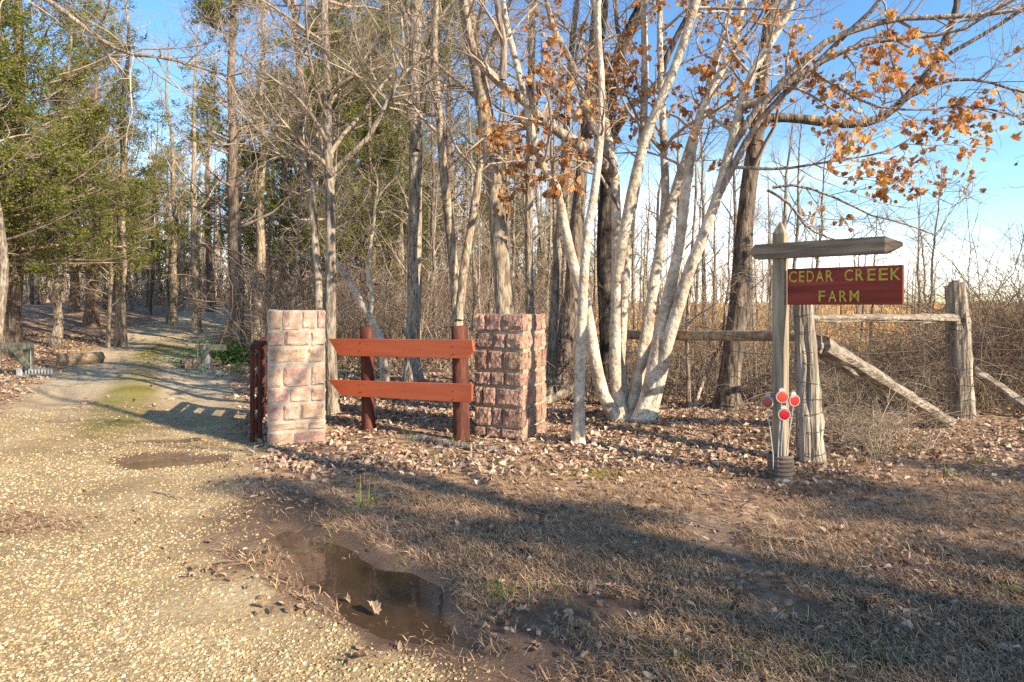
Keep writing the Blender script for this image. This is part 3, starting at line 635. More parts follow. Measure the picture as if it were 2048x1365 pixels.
# --- cedars
CED = [cedar_proto('cedar_a', 12.5, .24, 11, 3.9, .15, .20, 125, 1.4), cedar_proto('cedar_b', 11, .19, 23, 3.1, .18, .28, 105, 1.1, 9), cedar_proto('cedar_c', 13.5, .22, 37, 2.9, .26, .40, 85, .62, 8)]
cedars = [
    (20, 17.5, 0, 1.08, 'tall green cedar with the thickest trunk behind the cattle guard post at the left'),
    (-330, 14.5, 0, 1.15, 'large green cedar at the left picture edge, nearest to the drive'),
    (474, 18.2, 2, 1.0, 'cedar with a split grey trunk to the right of the drive, ivy at its foot'),
    (-120, 23, 0, 1.0, None), (-80, 15.2, 1, 1.1, 'olive cedar at the left picture edge behind the pale leaning trunk'), (185, 27, 0, 1.1, 'tall dense cedar left of the drive with its top near the picture edge'), (150, 33, 0, .95, None), (690, 26, 1, 1.3, 'yellowish cedar standing behind the slim grey tree'), (790, 30, 0, 1.2, None),
    (905, 24, 2, 1.1, 'narrow bright cedar whose tip shows between the forked tan tree and the leaning trunk'), (570, 30, 1, 1.3, None), (420, 38, 2, 1.0, None), (340, 52, 0, 1., None), (240, 55, 1, 1., None),
    (60, 40, 1, 1.1, None), (1010, 29, 1, .8, None), (640, 38, 0, 1.2, None), (850, 38, 1, 1., None), (500, 46, 1, 1.05, None), (-20, 48, 0, 1., None), (1120, 32, 0, .55, None),
    (745, 20, 1, .95, 'half bare cedar with drooping brown branches behind the plank fence'),
]
for i, (px, Y, k, s, lab) in enumerate(cedars):
    p = GX(px, Y)
    place('cedar_tree', CED[k], p, RNG.random()*6.28, s*(.95+.1*RNG.random()), lab or f"{['dense green', 'olive', 'thin brownish'][k]} cedar {'deep' if Y > 36 else 'standing'} in the wood {zone(px)}", 'tree', None if lab else 'cedars deeper in the wood')
# off the picture to the right: the row that throws the long foreground shade
CEDD = cedar_proto('cedar_d', 9.6, .2, 51, 3.0, .03, -.3, 72, .36, 8, leaf=.16)
for i, (x, y, s) in enumerate([(11.2, -4.2, .78), (13.2, -4.5, .78), (15.2, -3.9, .79), (17.4, -4.3, .81), (19.8, -4.0, .83), (22.4, -4.3, .86), (25.2, -4.0, .9)]):
    place('cedar_tree', CEDD, (x, y, gzs(x, y)), i*1.7, s, 'dense roadside cedar outside the picture that shades the front verge', 'tree', 'roadside cedars beyond the right picture edge')

# --- bare trees of the wood
BT = [bare_proto('bare_a', 11, .13, 61), bare_proto('bare_b', 12.5, .16, 62, 'bark_tan'), bare_proto('bare_c', 9.5, .09, 63, n1=18, l1=2.2), bare_proto('bare_d', 10.5, .11, 64, 'bark_brown', 'twig_brown', first=.2),
      bare_proto('bare_e', 7.5, .06, 65, 'bark_tan', n1=16, l1=1.8, first=.18), bare_proto('bare_f', 12, .12, 66, 'bark_grey', first=.45)]
named = [(110, 640, 0, 'pale trunk on the sunlit leaf slope left of the drive'), (240, 640, 1, 'stout grey trunk at the head of the leaf slope'), (299, 645, 3, 'dark slim trunk where the drive bends'),
         (334, 648, 2, 'thin pale trunk beside a stouter one at the bend of the drive'), (345, 650, 1, 'stouter grey trunk at the bend of the drive'), (398, 668, 1, 'pale sunlit trunk at the right side of the drive bend'), (213, 640, 4, 'very thin sapling on the leaf slope')]
for px, py, k, lab in named:
    p = G(px, py)
    if p.y > 40: p = GX(px, 40)
    place('bare_tree', BT[k], p, RNG.random()*6.28, 1.0+.1*RNG.random(), lab, 'tree')
def wood(n, f, label, group, name='bare_tree', protos=BT, smin=.75, smax=1.15, clear=True, seed=1):
    """label: a short noun phrase; what sets each one apart is added from its size, colour and neighbours"""
    r = np.random.default_rng(seed); k = 0; tries = 0; pts = []
    while k < n and tries < n*60:
        tries += 1; px, Y = f(r); p = GX(px, Y)
        if clear and abs(road_off(p.x, p.y)) < 2.6: continue
        if any((p.x-q[0])**2+(p.y-q[1])**2 < (.5 if 'tree' in name else .2) for q in pts): continue
        pts.append((p.x, p.y)); s = smin+(smax-smin)*r.random(); pr = protos[r.integers(len(protos))]
        f_ = (s-smin)/(smax-smin); size = 'low' if f_ < .33 else 'tall' if f_ > .67 else 'middling'
        far = 'near' if Y < 15 else 'farther back' if Y < 27 else 'far back'
        lab = f"{size} {KINDW[pr[0][1].name]} {label} {zone(px)}, {far}"
        place(name, pr, p, r.random()*6.28, s, lab, 'tree' if 'tree' in name or 'sapling' in name else 'bush', group); k += 1
for q, w in zip(BT, ('grey', 'tan', 'slim grey', 'brown', 'thin tan', 'straight grey')): KINDW[q[0][1].name] = w
wood(64, lambda r: (r.uniform(-250, 490), r.uniform(32, 66)), 'bare tree', 'far trees round the drive', seed=2)
wood(12, lambda r: (r.uniform(-350, 30), r.uniform(18, 32)), 'cedar-side tree', 'bare trees among the left cedars', seed=3)
wood(60, lambda r: (r.uniform(490, 1130), r.uniform(16, 45)), 'bare tree', 'bare trees behind the plank fence', seed=4)
wood(40, lambda r: (r.uniform(1120, 1560), r.uniform(16, 36)), 'field edge tree', 'bare trees along the field edge', smin=.42, smax=.8, seed=5)
wood(20, lambda r: (r.uniform(1540, 1880), r.uniform(14, 30)), 'field edge tree', 'bare trees behind the sign', smin=.28, smax=.55, seed=6)
for i, (x, y, s) in enumerate([(6.1, .6, .86), (12.6, .2, .6)]):
    place('bare_tree', BT[(1, 2)[i]], (x, y, gzs(x, y)), i*2., s, 'bare tree outside the picture whose branches dapple the pillars with shade', 'tree', 'bare trees beyond the right picture edge')

def far_wood():
    r = np.random.default_rng(90); n = 430; px = np.r_[r.uniform(-400, 1180, 360), r.uniform(1150, 1560, 70)]; Y = r.uniform(52, 95, n); x = (px-1024)/FPX*Y; z = gz(x, Y); K = 6
    h = np.where(np.arange(n) < 360, r.uniform(9, 15, n), r.uniform(4, 7, n)); t = np.linspace(0, 1, K)
    Q = np.stack([x[:, None]+np.cumsum(r.normal(size=(n, K))*.12, 1), Y[:, None]+np.zeros((n, K)), z[:, None]-.2+h[:, None]*t], -1); R = (h*.013)[:, None]*(1-.8*t)
    a, ar = children(Q, R, 9, (.12, 1), 3.4, 48, 4, .08, .16, .5, .02, r); b, br = children(a, ar, 4, (.2, 1), 1.8, 45, 3, .05, .2, .55, .013, r)
    nb = 760; bxs = r.uniform(-48, 8, nb); bys = r.uniform(40, 90, nb); B = np.zeros((nb*8, 4, 3)); B[:, 0] = np.stack([np.repeat(bxs, 8)+r.normal(size=nb*8)*.8, np.repeat(bys, 8)+r.normal(size=nb*8)*.8, 0*np.repeat(bxs, 8)], 1); B[:, 0, 2] = gz(B[:, 0, 0], B[:, 0, 1])-.1
    for j in range(1, 4): B[:, j] = B[:, j-1]+unit(r.normal(size=(nb*8, 3))*.5+np.array([0, 0, 1.1]))*1.35
    mb = MB()
    for Pn, Rn, s in ((Q, R, 5), (a, ar, 3), (b, br, 3), (B, np.tile(np.linspace(.035, .012, 4), (nb*8, 1)), 3)): V, F = tubes(Pn, Rn, s); mb.add(V, F)
    return tag(obj('far_forest', mb.mesh('far_forest', M['twig'], True)), 'grey brown mass of the far leafless forest closing the view', 'forest', kind='stuff')
far_wood()
# --- undergrowth
TH = [thicket_proto('thicket_a', 71, 46, 1.2), thicket_proto('thicket_b', 72, 52, 1.5, 1.5, 'bramble', -.12, up0=1.6), thicket_proto('thicket_c', 73, 40, 1.0, 1.3, 'vine', -.3), thicket_proto('thicket_d', 74, 46, 1.8, 1.4, 'twig_brown', -.05, up0=2.2, r=.009)]
wood(22, lambda r: (r.uniform(490, 1130), r.uniform(13, 24)), 'leafless sapling', 'saplings behind the plank fence', 'sapling', [BT[4], BT[2]], .4, .75, seed=18)
for q, w in zip(TH, ('pale stemmed', 'dark stemmed', 'matted pale', 'brown upright')): KINDW[q[0][1].name] = w
wood(44, lambda r: (r.uniform(560, 1110), r.uniform(15, 34)), 'leafless wood shrub', 'shrubs on the wood floor', 'shrub', [TH[1], TH[3]], .9, 1.7, seed=8)
wood(24, lambda r: (r.uniform(1120, 1560), r.uniform(9.6, 14)), 'rail shrub', 'shrubs under the log rail', 'shrub', [TH[0], TH[2], TH[3]], .6, .95, seed=9)
wood(26, lambda r: (r.uniform(1640, 1910), r.uniform(9.2, 12.5)), 'bramble tangle', 'brambles behind the brace log', 'bramble', [TH[0], TH[1], TH[2]], .6, .92, seed=10)
wood(34, lambda r: (r.uniform(1930, 2250), r.uniform(9.5, 13.5)), 'bramble thicket', 'brambles right of the far post', 'bramble', [TH[1], TH[3], TH[0]], .85, 1.35, seed=11)
wood(7, lambda r: (r.uniform(1650, 1760), r.uniform(6.7, 7.4)), 'arching dry vine', 'pale vines by the old post', 'dry_vine', [TH[0], TH[2]], .5, .75, seed=12)

# ------------------------------------------------------------------ stone pillars
def stone_mesh(name, w, h, d, seed, mat, rough=.0065):
    """one rock faced block: front at -y, centre of its front face at the origin, reaching back d"""
    r = np.random.default_rng(seed); n = 6
    u = np.array([-.5, -.40, -.15, .15, .40, .5]); X, Z = np.meshgrid(u*w, u*h); e = np.maximum(np.abs(X)/(w/2), np.abs(Z)/(h/2))
    Y = -.010*(1-e**6)+r.normal(size=X.shape)*rough*(e < .99)+(e > .99)*.004
    X = X+r.normal(size=X.shape)*.0035; Z = Z+r.normal(size=Z.shape)*.0035
    c = (np.abs(X) > w*.46)*(np.abs(Z) > h*.46); X = X*(1-.035*c); Z = Z*(1-.04*c)
    V = np.stack([X.ravel(), Y.ravel(), Z.ravel()], 1); i = np.arange(n*n).reshape(n, n)
    F = [np.stack([i[:-1, :-1], i[:-1, 1:], i[1:, 1:], i[1:, :-1]], -1).reshape(-1, 4)]
    ring = np.r_[i[0, :-1], i[:-1, -1], i[-1, :0:-1], i[:0:-1, 0]]
    mid = V[ring].copy(); mid[:, 1] = .035+r.normal(size=len(ring))*.006; 
    bk = V[ring].copy(); bk[:, 1] = d-.004*r.random(len(ring))
    m0 = len(V); V = np.vstack([V, mid, bk]); L = len(ring); a = np.arange(L); b = (a+1) % L
    F.append(np.stack([ring[b], ring[a], m0+a, m0+b], -1)); F.append(np.stack([m0+b, m0+a, m0+L+a, m0+L+b], -1))
    me = mesh_np(name, V, F, mat, False); return me
M['stone_red'] = pmat('stone_red', [(.25, (.14, .07, .048)), (.5, (.35, .21, .145)), (.75, (.52, .355, .26))], scale=9, bump=1., bscale=24, dist=.05, rnd=.22, hue=.012, rough=.85)
M['stone_pink'] = pmat('stone_pink', [(.25, (.23, .125, .085)), (.5, (.44, .285, .20)), (.75, (.60, .445, .33))], scale=7, bump=.7, bscale=30, dist=.022, rnd=.2, hue=.014, rough=.85)
M['mortar'] = pmat('mortar', [(.3, (.29, .23, .175)), (.7, (.52, .435, .34))], scale=12, bump=.7, bscale=40, dist=.015)
M['mortar_green'] = pmat('mortar_green', [(.3, (.22, .185, .125)), (.7, (.42, .36, .26))], scale=12, bump=.7, bscale=40, dist=.015)
def box_mesh(name, x0, x1, y0, y1, z0, z1, mat, taper=0):
    V = np.array([[x, y, z] for z in (z0, z1) for y in (y0, y1) for x in (x0, x1)], float)
    F = np.array([[0, 2, 3, 1], [4, 5, 7, 6], [0, 1, 5, 4], [2, 6, 7, 3], [0, 4, 6, 2], [1, 3, 7, 5]])
    return mesh_np(name, V, [F], mat, False)
def pillar(label, loc, rz, W_, D, rows, mat, mort, inset, seed, batter=0):
    """rows from the top down: (height, [relative widths along the front])"""
    root = empty('stone_pillar', loc, label, 'pillar', None, rz)
    H = sum(h for h, _ in rows); r = random.Random(seed); k = seed*100
    box = box_mesh('mortar_core', -W_/2+inset, W_/2-inset, -D/2+inset, D/2-inset, -.15, H-.014, mort); obj('mortar_core', box, root)
    z = H
    for ri, (h, ws) in enumerate(rows):
        zc = z-h/2; z -= h; tot = sum(ws); gap = .020 if seed == 5 else .026
        bt = batter*(H-zc)/H
        for face in range(4):
            if face == 0: widths = ws
            elif face == 2: widths = [r.uniform(.7, 1.3) for _ in range(3)]
            else: widths = [r.uniform(.8, 1.2) for _ in range(2)]
            full = W_ if face in (0, 2) else D-.26
            dep = .13 if face in (0, 2) else .10
            s0 = -full/2; tw = sum(widths)
            for w in widths:
                ww = full*w/tw; c = s0+ww/2; s0 += ww; k += 1
                hh = h-gap-(.004+.012*r.random())
                me = stone_mesh('stone', ww-gap, hh, dep, k, mat)
                pr = r.uniform(-.008, .010)
                o = obj('stone', me, root)
                base_y = (D/2 if face in (0, 2) else W_/2)+pr*(.4 if face in (1, 3) else 1)+bt-.013*(face in (1, 3))
                a = [0, math.pi/2, math.pi, -math.pi/2][face]
                lx, ly = c*math.cos(a)+base_y*math.sin(a), c*math.sin(a)-base_y*math.cos(a)
                o.location = (lx, ly, zc+r.uniform(-.004, .004)); o.rotation_euler = (r.uniform(-.012, .012), r.uniform(-.02, .02), a+r.uniform(-.01, .01))
    return root, H
u = 6.95/FPX
LPc = G(574, 893)
rowsL = [(.235, [80, 105, 85, 50]), (.18, [95, 150, 90]), (.20, [225, 110]), (.25, [85, 150, 85]), (.175, [120, 115, 85]), (.20, [90, 95, 150]), (.11, [230, 100]), (.16, [150, 190])]
hs = 1.50/sum(h for h, _ in rowsL); rowsL = [(h*hs, w) for h, w in rowsL]
pillar('left stone pillar of tan and pink blocks in thick pale mortar beside the red gate', (LPc.x, LPc.y+.30, LPc.z), rad(20), .615, .56, rowsL, M['stone_pink'], M['mortar'], .008, 3)
_c, _s = math.cos(rad(27)), math.sin(rad(27)); RPc = Vector((.128-.31*_c+.31*_s, 6.97+.31*_s+.31*_c, 0)); RPc.z = gzs(RPc.x, RPc.y)
rowsR = [(.25, [75, 115, 155]), (.225, [145, 90, 130]), (.28, [95, 115, 150]), (.195, [125, 105, 140]), (.265, [65, 95, 200]), (.265, [135, 80, 155]), (.15, [85, 105, 155])]
hs = 1.42/sum(h for h, _ in rowsR); rowsR = [(h*hs, w) for h, w in rowsR]
pillar('right stone pillar of rough red blocks at the end of the plank fence', RPc, rad(-27), .63, .63, rowsR, M['stone_red'], M['mortar_green'], .016, 5, batter=.02)
# ------------------------------------------------------------------ painted plank fence, gate
M['red_board'] = pmat('red_board', [(.2, (.33, .066, .024)), (.5, (.43, .092, .032)), (.85, (.49, .125, .048))], scale=3, stretch=(.4, 2, 4), rough=.6, bump=.06, bscale=20, dist=.004, spec=.4)
M['red_post'] = pmat('red_post', [(.25, (.035, .016, .012)), (.5, (.09, .028, .018)), (.75, (.19, .07, .046))], scale=6, stretch=(2, 2, .4), rough=.8, bump=.6, bscale=18, dist=.02)
def prism(name, poly, y0, y1, mat, bev=.004):
    """polygon in x,z extruded along y"""
    bm = bmesh.new(); vs = [bm.verts.new((x, y0, z)) for x, z in poly]; f = bm.faces.new(vs)
    ex = bmesh.ops.extrude_face_region(bm, geom=[f]); bmesh.ops.translate(bm, verts=[v for v in ex['geom'] if isinstance(v, bmesh.types.BMVert)], vec=(0, y1-y0, 0))
    bmesh.ops.recalc_face_normals(bm, faces=bm.faces[:])
    if bev: bmesh.ops.bevel(bm, geom=bm.edges[:], offset=bev, segments=1, affect='EDGES', profile=.5)
    me = bpy.data.meshes.new(name); bm.to_mesh(me); bm.free(); me.materials.append(mat); return me
def log_mesh(name, a, b, r0, r1, mat, sides=14, K=14, rough=.03, wob=.01, seed=1, flat=None, cap=True):
    r = np.random.default_rng(seed); t = np.linspace(0, 1, K)[:, None]
    Q = np.asarray(a)*(1-t)+np.asarray(b)*t+np.cumsum(r.normal(size=(K, 3))*wob, 0)*.6
    prof = 1+r.normal(size=sides)*rough*1.6
    V, F = tubes(Q[None], np.linspace(r0, r1, K)[None], sides, cap=cap, rough=rough*.5, rng=r)
    Vv = V[:K*sides].reshape(K, sides, 3); ce = Q[:, None, :]; V[:K*sides] = (ce+(Vv-ce)*prof[None, :, None]).reshape(-1, 3)
    return mesh_np(name, V, F, mat, True)
# fence line from the post by the gate side to the right pillar
pa, pb = Vector((-1.741, 7.607, gzs(-1.741, 7.607))), Vector((-.56, 7.01, gzs(-.56, 7.01)))
d = (pb-pa); L = Vector((d.x, d.y, 0)).length; fr = math.atan2(d.y, d.x)
fence = empty('plank_fence', pa, 'red painted fence of two broad boards on two round posts between the pillars', 'fence', None, fr)
def loc_of(px, py, Yv, root):
    q = P(px, py, Yv)-root.location; c, s = math.cos(-root.rotation_euler.z), math.sin(-root.rotation_euler.z)
    return Vector((q.x*c-q.y*s, q.x*s+q.y*c, q.z))
h1 = P(734, 655, pa.y).z-pa.z; h2 = P(912, 653, pb.y).z-pb.z
for xx, hh, rr, sd in ((0, h1, .078, 1), (L, h2, .088, 2)):
    o = obj('post', log_mesh('fence_post', (xx, .0, -.2), (xx-.03, 0, hh), rr*1.05, rr, M['red_post'], seed=sd, wob=.003, K=10), fence)
# boards sit on the camera side of the posts; outlines measured in the photograph
cs, sn = math.cos(fr), math.sin(fr)
def board_pt(px, py, off):
    # intersect the pixel ray with the vertical plane of the board
    nx, nyy = sn, -cs; p0 = Vector((pa.x, pa.y, 0))+Vector((nx, nyy, 0))*off
    dx, dy, dz = (px-1024)/FPX, 1., -(py-HOR)/FPX; tt = (p0.x*nx+p0.y*nyy)/(dx*nx+dy*nyy)
    q = Vector((dx*tt, dy*tt, CAM_H+dz*tt)); w = q-pa
    return (w.x*cs+w.y*sn, w.z)
for poly in ([(657, 678), (944, 680), (947, 702), (934, 718), (677, 712)], [(656, 760), (944, 769), (943, 800), (938, 806), (682, 792)]):
    off = .105; pts = [board_pt(x, y, off+.038) for x, y in poly]
    bo = obj('board', prism('board', pts, -off-.038, -off, M['red_board'], .004), fence)
    zc_ = sum(p[1] for p in pts)/len(pts)
    for xx in (-.015, L-.03):
        for dz in (-.045, .045):
            V, F = tubes(np.array([[(xx+RNG.normal()*.012, -off-.036, zc_+dz), (xx, -off-.0415, zc_+dz)]]), np.array([[.007, .006]]), 8, cap=True); obj('nail', mesh_np('nail', V, F, M['red_post'], False), bo)
# gate standing open, seen nearly end on
g0 = GX(512, 7.15); g1 = GX(536, 9.0)
gate = empty('gate', g0, 'dark red wooden gate standing open edge on at the left pillar', 'gate', None, math.atan2(g1.y-g0.y, g1.x-g0.x))
def bx(name, x0, x1, y0, y1, z0, z1, mat, parent, bev=.006, nm=None):
    bm = bmesh.new(); bmesh.ops.create_cube(bm, size=1)
    for v in bm.verts: v.co = Vector(((x0+x1)/2+v.co.x*(x1-x0), (y0+y1)/2+v.co.y*(y1-y0), (z0+z1)/2+v.co.z*(z1-z0)))
    bmesh.ops.bevel(bm, geom=bm.edges[:], offset=bev, segments=1, affect='EDGES')
    me = bpy.data.meshes.new(name); bm.to_mesh(me); bm.free(); me.materials.append(mat)
    return obj(nm or name, me, parent)
for x in (0, 1.75):
    bx('stile', x-.04, x+.04, -.062, -.016, -.02 if x == 0 else .04, 1.06, M['red_post'], gate)
    bx('stile', x-.04, x+.04, .016, .062, -.02 if x == 0 else .04, 1.06, M['red_post'], gate)
bx('top_rail', -.06, 1.82, -.062, .062, 1.063, 1.11, M['red_post'], gate)
for z in (.10, .36, .62, .86):
    bx('slat', -.05, 1.80, -.0145, .0145, z, z+.13, M['red_post'], gate)

# ------------------------------------------------------------------ sign
def woodm(name, dark, mid, light, ax=2, **k):
    st_ = [7, 7, 7]; st_[ax] = .5
    M[name] = pmat(name, [(.28, dark), (.5, mid), (.72, light)], **{**dict(scale=2.6, stretch=tuple(st_), bump=.55, bscale=6, dist=.012, rough=.85, detail=8), **k})
woodm('wood_post', (.10, .075, .048), (.27, .21, .14), (.44, .36, .25))
woodm('wood_beam', (.065, .044, .03), (.20, .142, .095), (.38, .29, .20), ax=0)
woodm('sign_red', (.12, .018, .012), (.24, .034, .020), (.33, .062, .038), ax=0, bump=.25, rough=.6)
woodm('wood_old', (.085, .062, .044), (.29, .235, .175), (.54, .465, .37), bump=1., dist=.03)
woodm('wood_old_x', (.075, .055, .04), (.25, .20, .15), (.48, .41, .33), ax=0, bump=1., dist=.03)
woodm('wood_log', (.13, .085, .05), (.30, .215, .13), (.44, .33, .215), ax=0, bump=.8, dist=.02)
M['letter_yellow'] = pmat('letter_yellow', [(.28, (.16, .05, .025)), (.42, (.42, .29, .04)), (.7, (.64, .47, .07))], scale=42, bump=.3, rough=.6)
M['pipe'] = pmat('pipe', [(.3, (.075, .055, .042)), (.7, (.19, .145, .11))], scale=12, bump=.3, rough=.75)
M['metal_grey'] = pmat('metal_grey', [(.3, (.30, .29, .27)), (.7, (.52, .51, .48))], scale=20, bump=.1, rough=.5, spec=.5)
M['wire'] = pmat('wire', [(.3, (.06, .045, .038)), (.7, (.16, .125, .10))], scale=20, bump=.1, rough=.7)
def lens_mat(name, c):
    m, t, b, o = newmat(name); N, L = t.nodes, t.links
    tc = N.new('ShaderNodeTexCoord'); v = N.new('ShaderNodeTexVoronoi'); v.inputs['Scale'].default_value = 260; L.new(tc.outputs['Object'], v.inputs['Vector'])
    r = ramp(t, [(0, tuple(k*1.15 for k in c)), (.7, tuple(k*.75 for k in c))]); L.new(v.outputs['Distance'], r.inputs['Fac']); L.new(r.outputs['Color'], b.inputs['Base Color'])
    b.inputs['Roughness'].default_value = .22; b.inputs['Coat Weight'].default_value = .5; b.inputs['Coat Roughness'].default_value = .08
    bu = N.new('ShaderNodeBump'); bu.inputs['Strength'].default_value = .5; bu.inputs['Distance'].default_value = .002; L.new(v.outputs['Distance'], bu.inputs['Height']); L.new(bu.outputs[0], b.inputs['Normal'])
    return m
SP = GX(1561, 5.62); srz = math.atan2(-.667, .745)
sign = empty('farm_sign', SP, 'wooden sign post with crossbeam and a red board lettered in yellow', 'sign', None, srz)
# local x runs along the board (to the right and towards the viewer), local -y is the front
pw, pd = .050, .066
bm = bmesh.new()
def ringv(z, s): return [bm.verts.new((x*s, y*s, z)) for x, y in ((-pw, -pd), (pw, -pd), (pw, pd), (-pw, pd))]
lv = [ringv(-.3, 1), ringv(.7, 1.0), ringv(1.5, 1.), ringv(2.19, 1.), ringv(2.30, .12)]
for a, b in zip(lv[:-1], lv[1:]):
    for i in range(4): bm.faces.new((a[i], a[(i+1) % 4], b[(i+1) % 4], b[i]))
bm.faces.new(lv[-1]); bmesh.ops.bevel(bm, geom=[e for e in bm.edges if abs((e.verts[0].co-e.verts[1].co).z) > .05], offset=.006, segments=2, affect='EDGES')
me = bpy.data.meshes.new('post'); bm.to_mesh(me); bm.free(); me.materials.append(M['wood_post']); obj('post', me, sign)
zb = 2.03-SP.z
bm = bmesh.new(); bh = .066; bt = .055
def ringx(x, s, zz=0): return [bm.verts.new((x, y*s, zb+z*s+zz)) for y, z in ((-bt, -bh), (bt, -bh), (bt, bh), (-bt, bh))]
lv = [ringx(-.245, .35), ringx(-.19, 1), ringx(.2, 1.03), ringx(.84, 1.02), ringx(.955, .22)]
for a, b in zip(lv[:-1], lv[1:]):
    for i in range(4): bm.faces.new((a[i], b[i], b[(i+1) % 4], a[(i+1) % 4]))
bm.faces.new(lv[0]); bm.faces.new(lv[-1][::-1]); bmesh.ops.recalc_face_normals(bm, faces=bm.faces[:])
bmesh.ops.translate(bm, verts=bm.verts[:], vec=(0, -.045, 0))
me = bpy.data.meshes.new('crossbeam'); bm.to_mesh(me); bm.free(); me.materials.append(M['wood_beam']); obj('crossbeam', me, sign)
zt, zl = 1.868-SP.z, 1.55-SP.z
brd = bx('sign_board', .069, .955, -.035, .015, zl, zt, M['sign_red'], sign, .004)
def letter_mesh(ch):
    cu = bpy.data.curves.new('lt', 'FONT'); cu.body = ch; cu.size = 1; cu.extrude = .02; cu.offset = .003 if ch == 'M' else .012; cu.resolution_u = 4
    to = bpy.data.objects.new('lt', cu); COL.objects.link(to); bpy.context.view_layer.update()
    me = bpy.data.meshes.new_from_object(to.evaluated_get(bpy.context.evaluated_depsgraph_get()))
    bpy.data.objects.remove(to); co = np.array([v.co[:] for v in me.vertices]); lo, hi = co.min(0), co.max(0)
    return me, lo, hi
def put_letter(ch, x0, x1, z0, z1):
    me, lo, hi = letter_mesh(ch); co = np.array([v.co[:] for v in me.vertices]); n = (co-lo)/(hi-lo)
    new = np.stack([x0+n[:, 0]*(x1-x0), -.0345-.006*n[:, 2], z0+n[:, 1]*(z1-z0)], 1)
    me.vertices.foreach_set('co', new.astype(np.float32).ravel()); me.materials.clear(); me.materials.append(M['letter_yellow']); me.update()
    obj('letter', me, brd)
bw, z0b, hb = .886, zl, zt-zl
def zx(v): return .069+.886*(v-251)/(803-251)     # photo crop column -> board
def zz(v): return zt-hb*(v-268)/(466-268)
for ch, a, b in (('C', 261, 303), ('E', 314, 343), ('D', 354, 390), ('A', 400, 440), ('R', 450, 486), ('C', 540, 580), ('R', 592, 630), ('E', 646, 684), ('E', 697, 738), ('K', 749, 792)): put_letter(ch, zx(a), zx(b), zz(343), zz(282))
for ch, a, b in (('F', 414, 446), ('A', 462, 502), ('R', 515, 552), ('M', 564, 608)): put_letter(ch, zx(a), zx(b), zz(450), zz(391))
# corrugated pipe collar round the foot of the post
K = 40; zc = np.linspace(-.06, .215, K); rr = .108+.007*np.sin(zc*2*np.pi/.037); ang = np.linspace(0, 2*np.pi, 28, endpoint=False)
V = np.concatenate([np.stack([r*np.cos(ang), r*np.sin(ang), np.full(28, z)], 1) for r, z in zip(list(rr)+[.098, .098], list(zc)+[.215, .10])])
ii = np.arange((K+2)*28).reshape(K+2, 28); nn = np.roll(ii, -1, 1); F = np.stack([ii[:-1], nn[:-1], nn[1:], ii[1:]], -1).reshape(-1, 4)
obj('pipe_collar', mesh_np('pipe_collar', V, [F], M['pipe'], True), sign)
# reflectors on wire stakes
LENS = [lens_mat('lens_a', (.75, .055, .025)), lens_mat('lens_b', (.62, .03, .02)), lens_mat('lens_c', (.42, .008, .012)), lens_mat('lens_d', (.40, .055, .03))]
def reflector(px, py, Yv, bpx, yaw, lens, label, r=.050):
    c = P(px, py, Yv); b = P(bpx, 912, 5.535)
    root = empty('reflector_stake', b, label, 'reflector', 'red reflectors round the sign post')
    R3 = Matrix.Rotation(yaw, 4, 'Z'); cl = c-b
    n = 28; th = np.linspace(0, 2*np.pi, n, endpoint=False)
    def disc(name, prof, mat, parent):    # profile (radius, y)
        V = np.concatenate([np.stack([rr*np.cos(th), np.full(n, yy), rr*np.sin(th)], 1) for rr, yy in prof]); m = len(prof)
        ii = np.arange(m*n).reshape(m, n); nn = np.roll(ii, -1, 1); F = [np.stack([ii[:-1], ii[1:], nn[1:], nn[:-1]], -1).reshape(-1, 4)]
        me = mesh_np(name, V, F, mat, False); o = obj(name, me, parent); o.matrix_local = Matrix.Translation(cl)@R3; return o
    disc('rim', [(.001, .012), (r+.003, .010), (r+.005, 0), (r+.003, -.010), (r-.002, -.010), (r-.002, -.004)], M['metal_grey'], root)
    disc('lens', [(r-.001, -.004), (r-.003, -.009), (r*.6, -.012), (.001, -.013)], lens, root)
    # hanging ear with a hole at the top
    bm = bmesh.new(); bmesh.ops.create_circle(bm, segments=14, radius=.024, cap_ends=True); bmesh.ops.create_circle
    for v in bm.verts: v.co = Vector((v.co.x, .004, v.co.y+r+.004))
    ex = bmesh.ops.extrude_face_region(bm, geom=bm.faces[:]); bmesh.ops.translate(bm, verts=[v for v in ex['geom'] if isinstance(v, bmesh.types.BMVert)], vec=(0, .004, 0))
    me = bpy.data.meshes.new('ear'); bm.to_mesh(me); bm.free(); me.materials.append(M['metal_grey']); o = obj('ear', me, root); o.matrix_local = Matrix.Translation(cl)@R3
    Q = resample(np.array([(0, 0, -.12), (0, 0, 0), (cl.x*.35, .004+cl.y*.3, cl.z*.35), (cl.x, cl.y+.012, cl.z-.03), (cl.x, cl.y+.012, cl.z+.02)]), 12)
    V, F = tubes(Q[None], np.full((1, 12), .0052), 6, cap=True); obj('stake', mesh_np('stake', V, F, M['metal_grey'], True), root)
reflector(1535, 804, 5.52, 1546, -.85, LENS[3], 'dull red reflector turned sideways at the left of the sign post')
reflector(1564, 794, 5.46, 1556, -.05, LENS[0], 'bright orange red reflector, topmost in front of the sign post')
reflector(1588, 801, 5.50, 1573, .22, LENS[1], 'red reflector at the right side of the sign post')
reflector(1568, 829, 5.45, 1562, -.02, LENS[2], 'deep red reflector, lowest in front of the sign post')

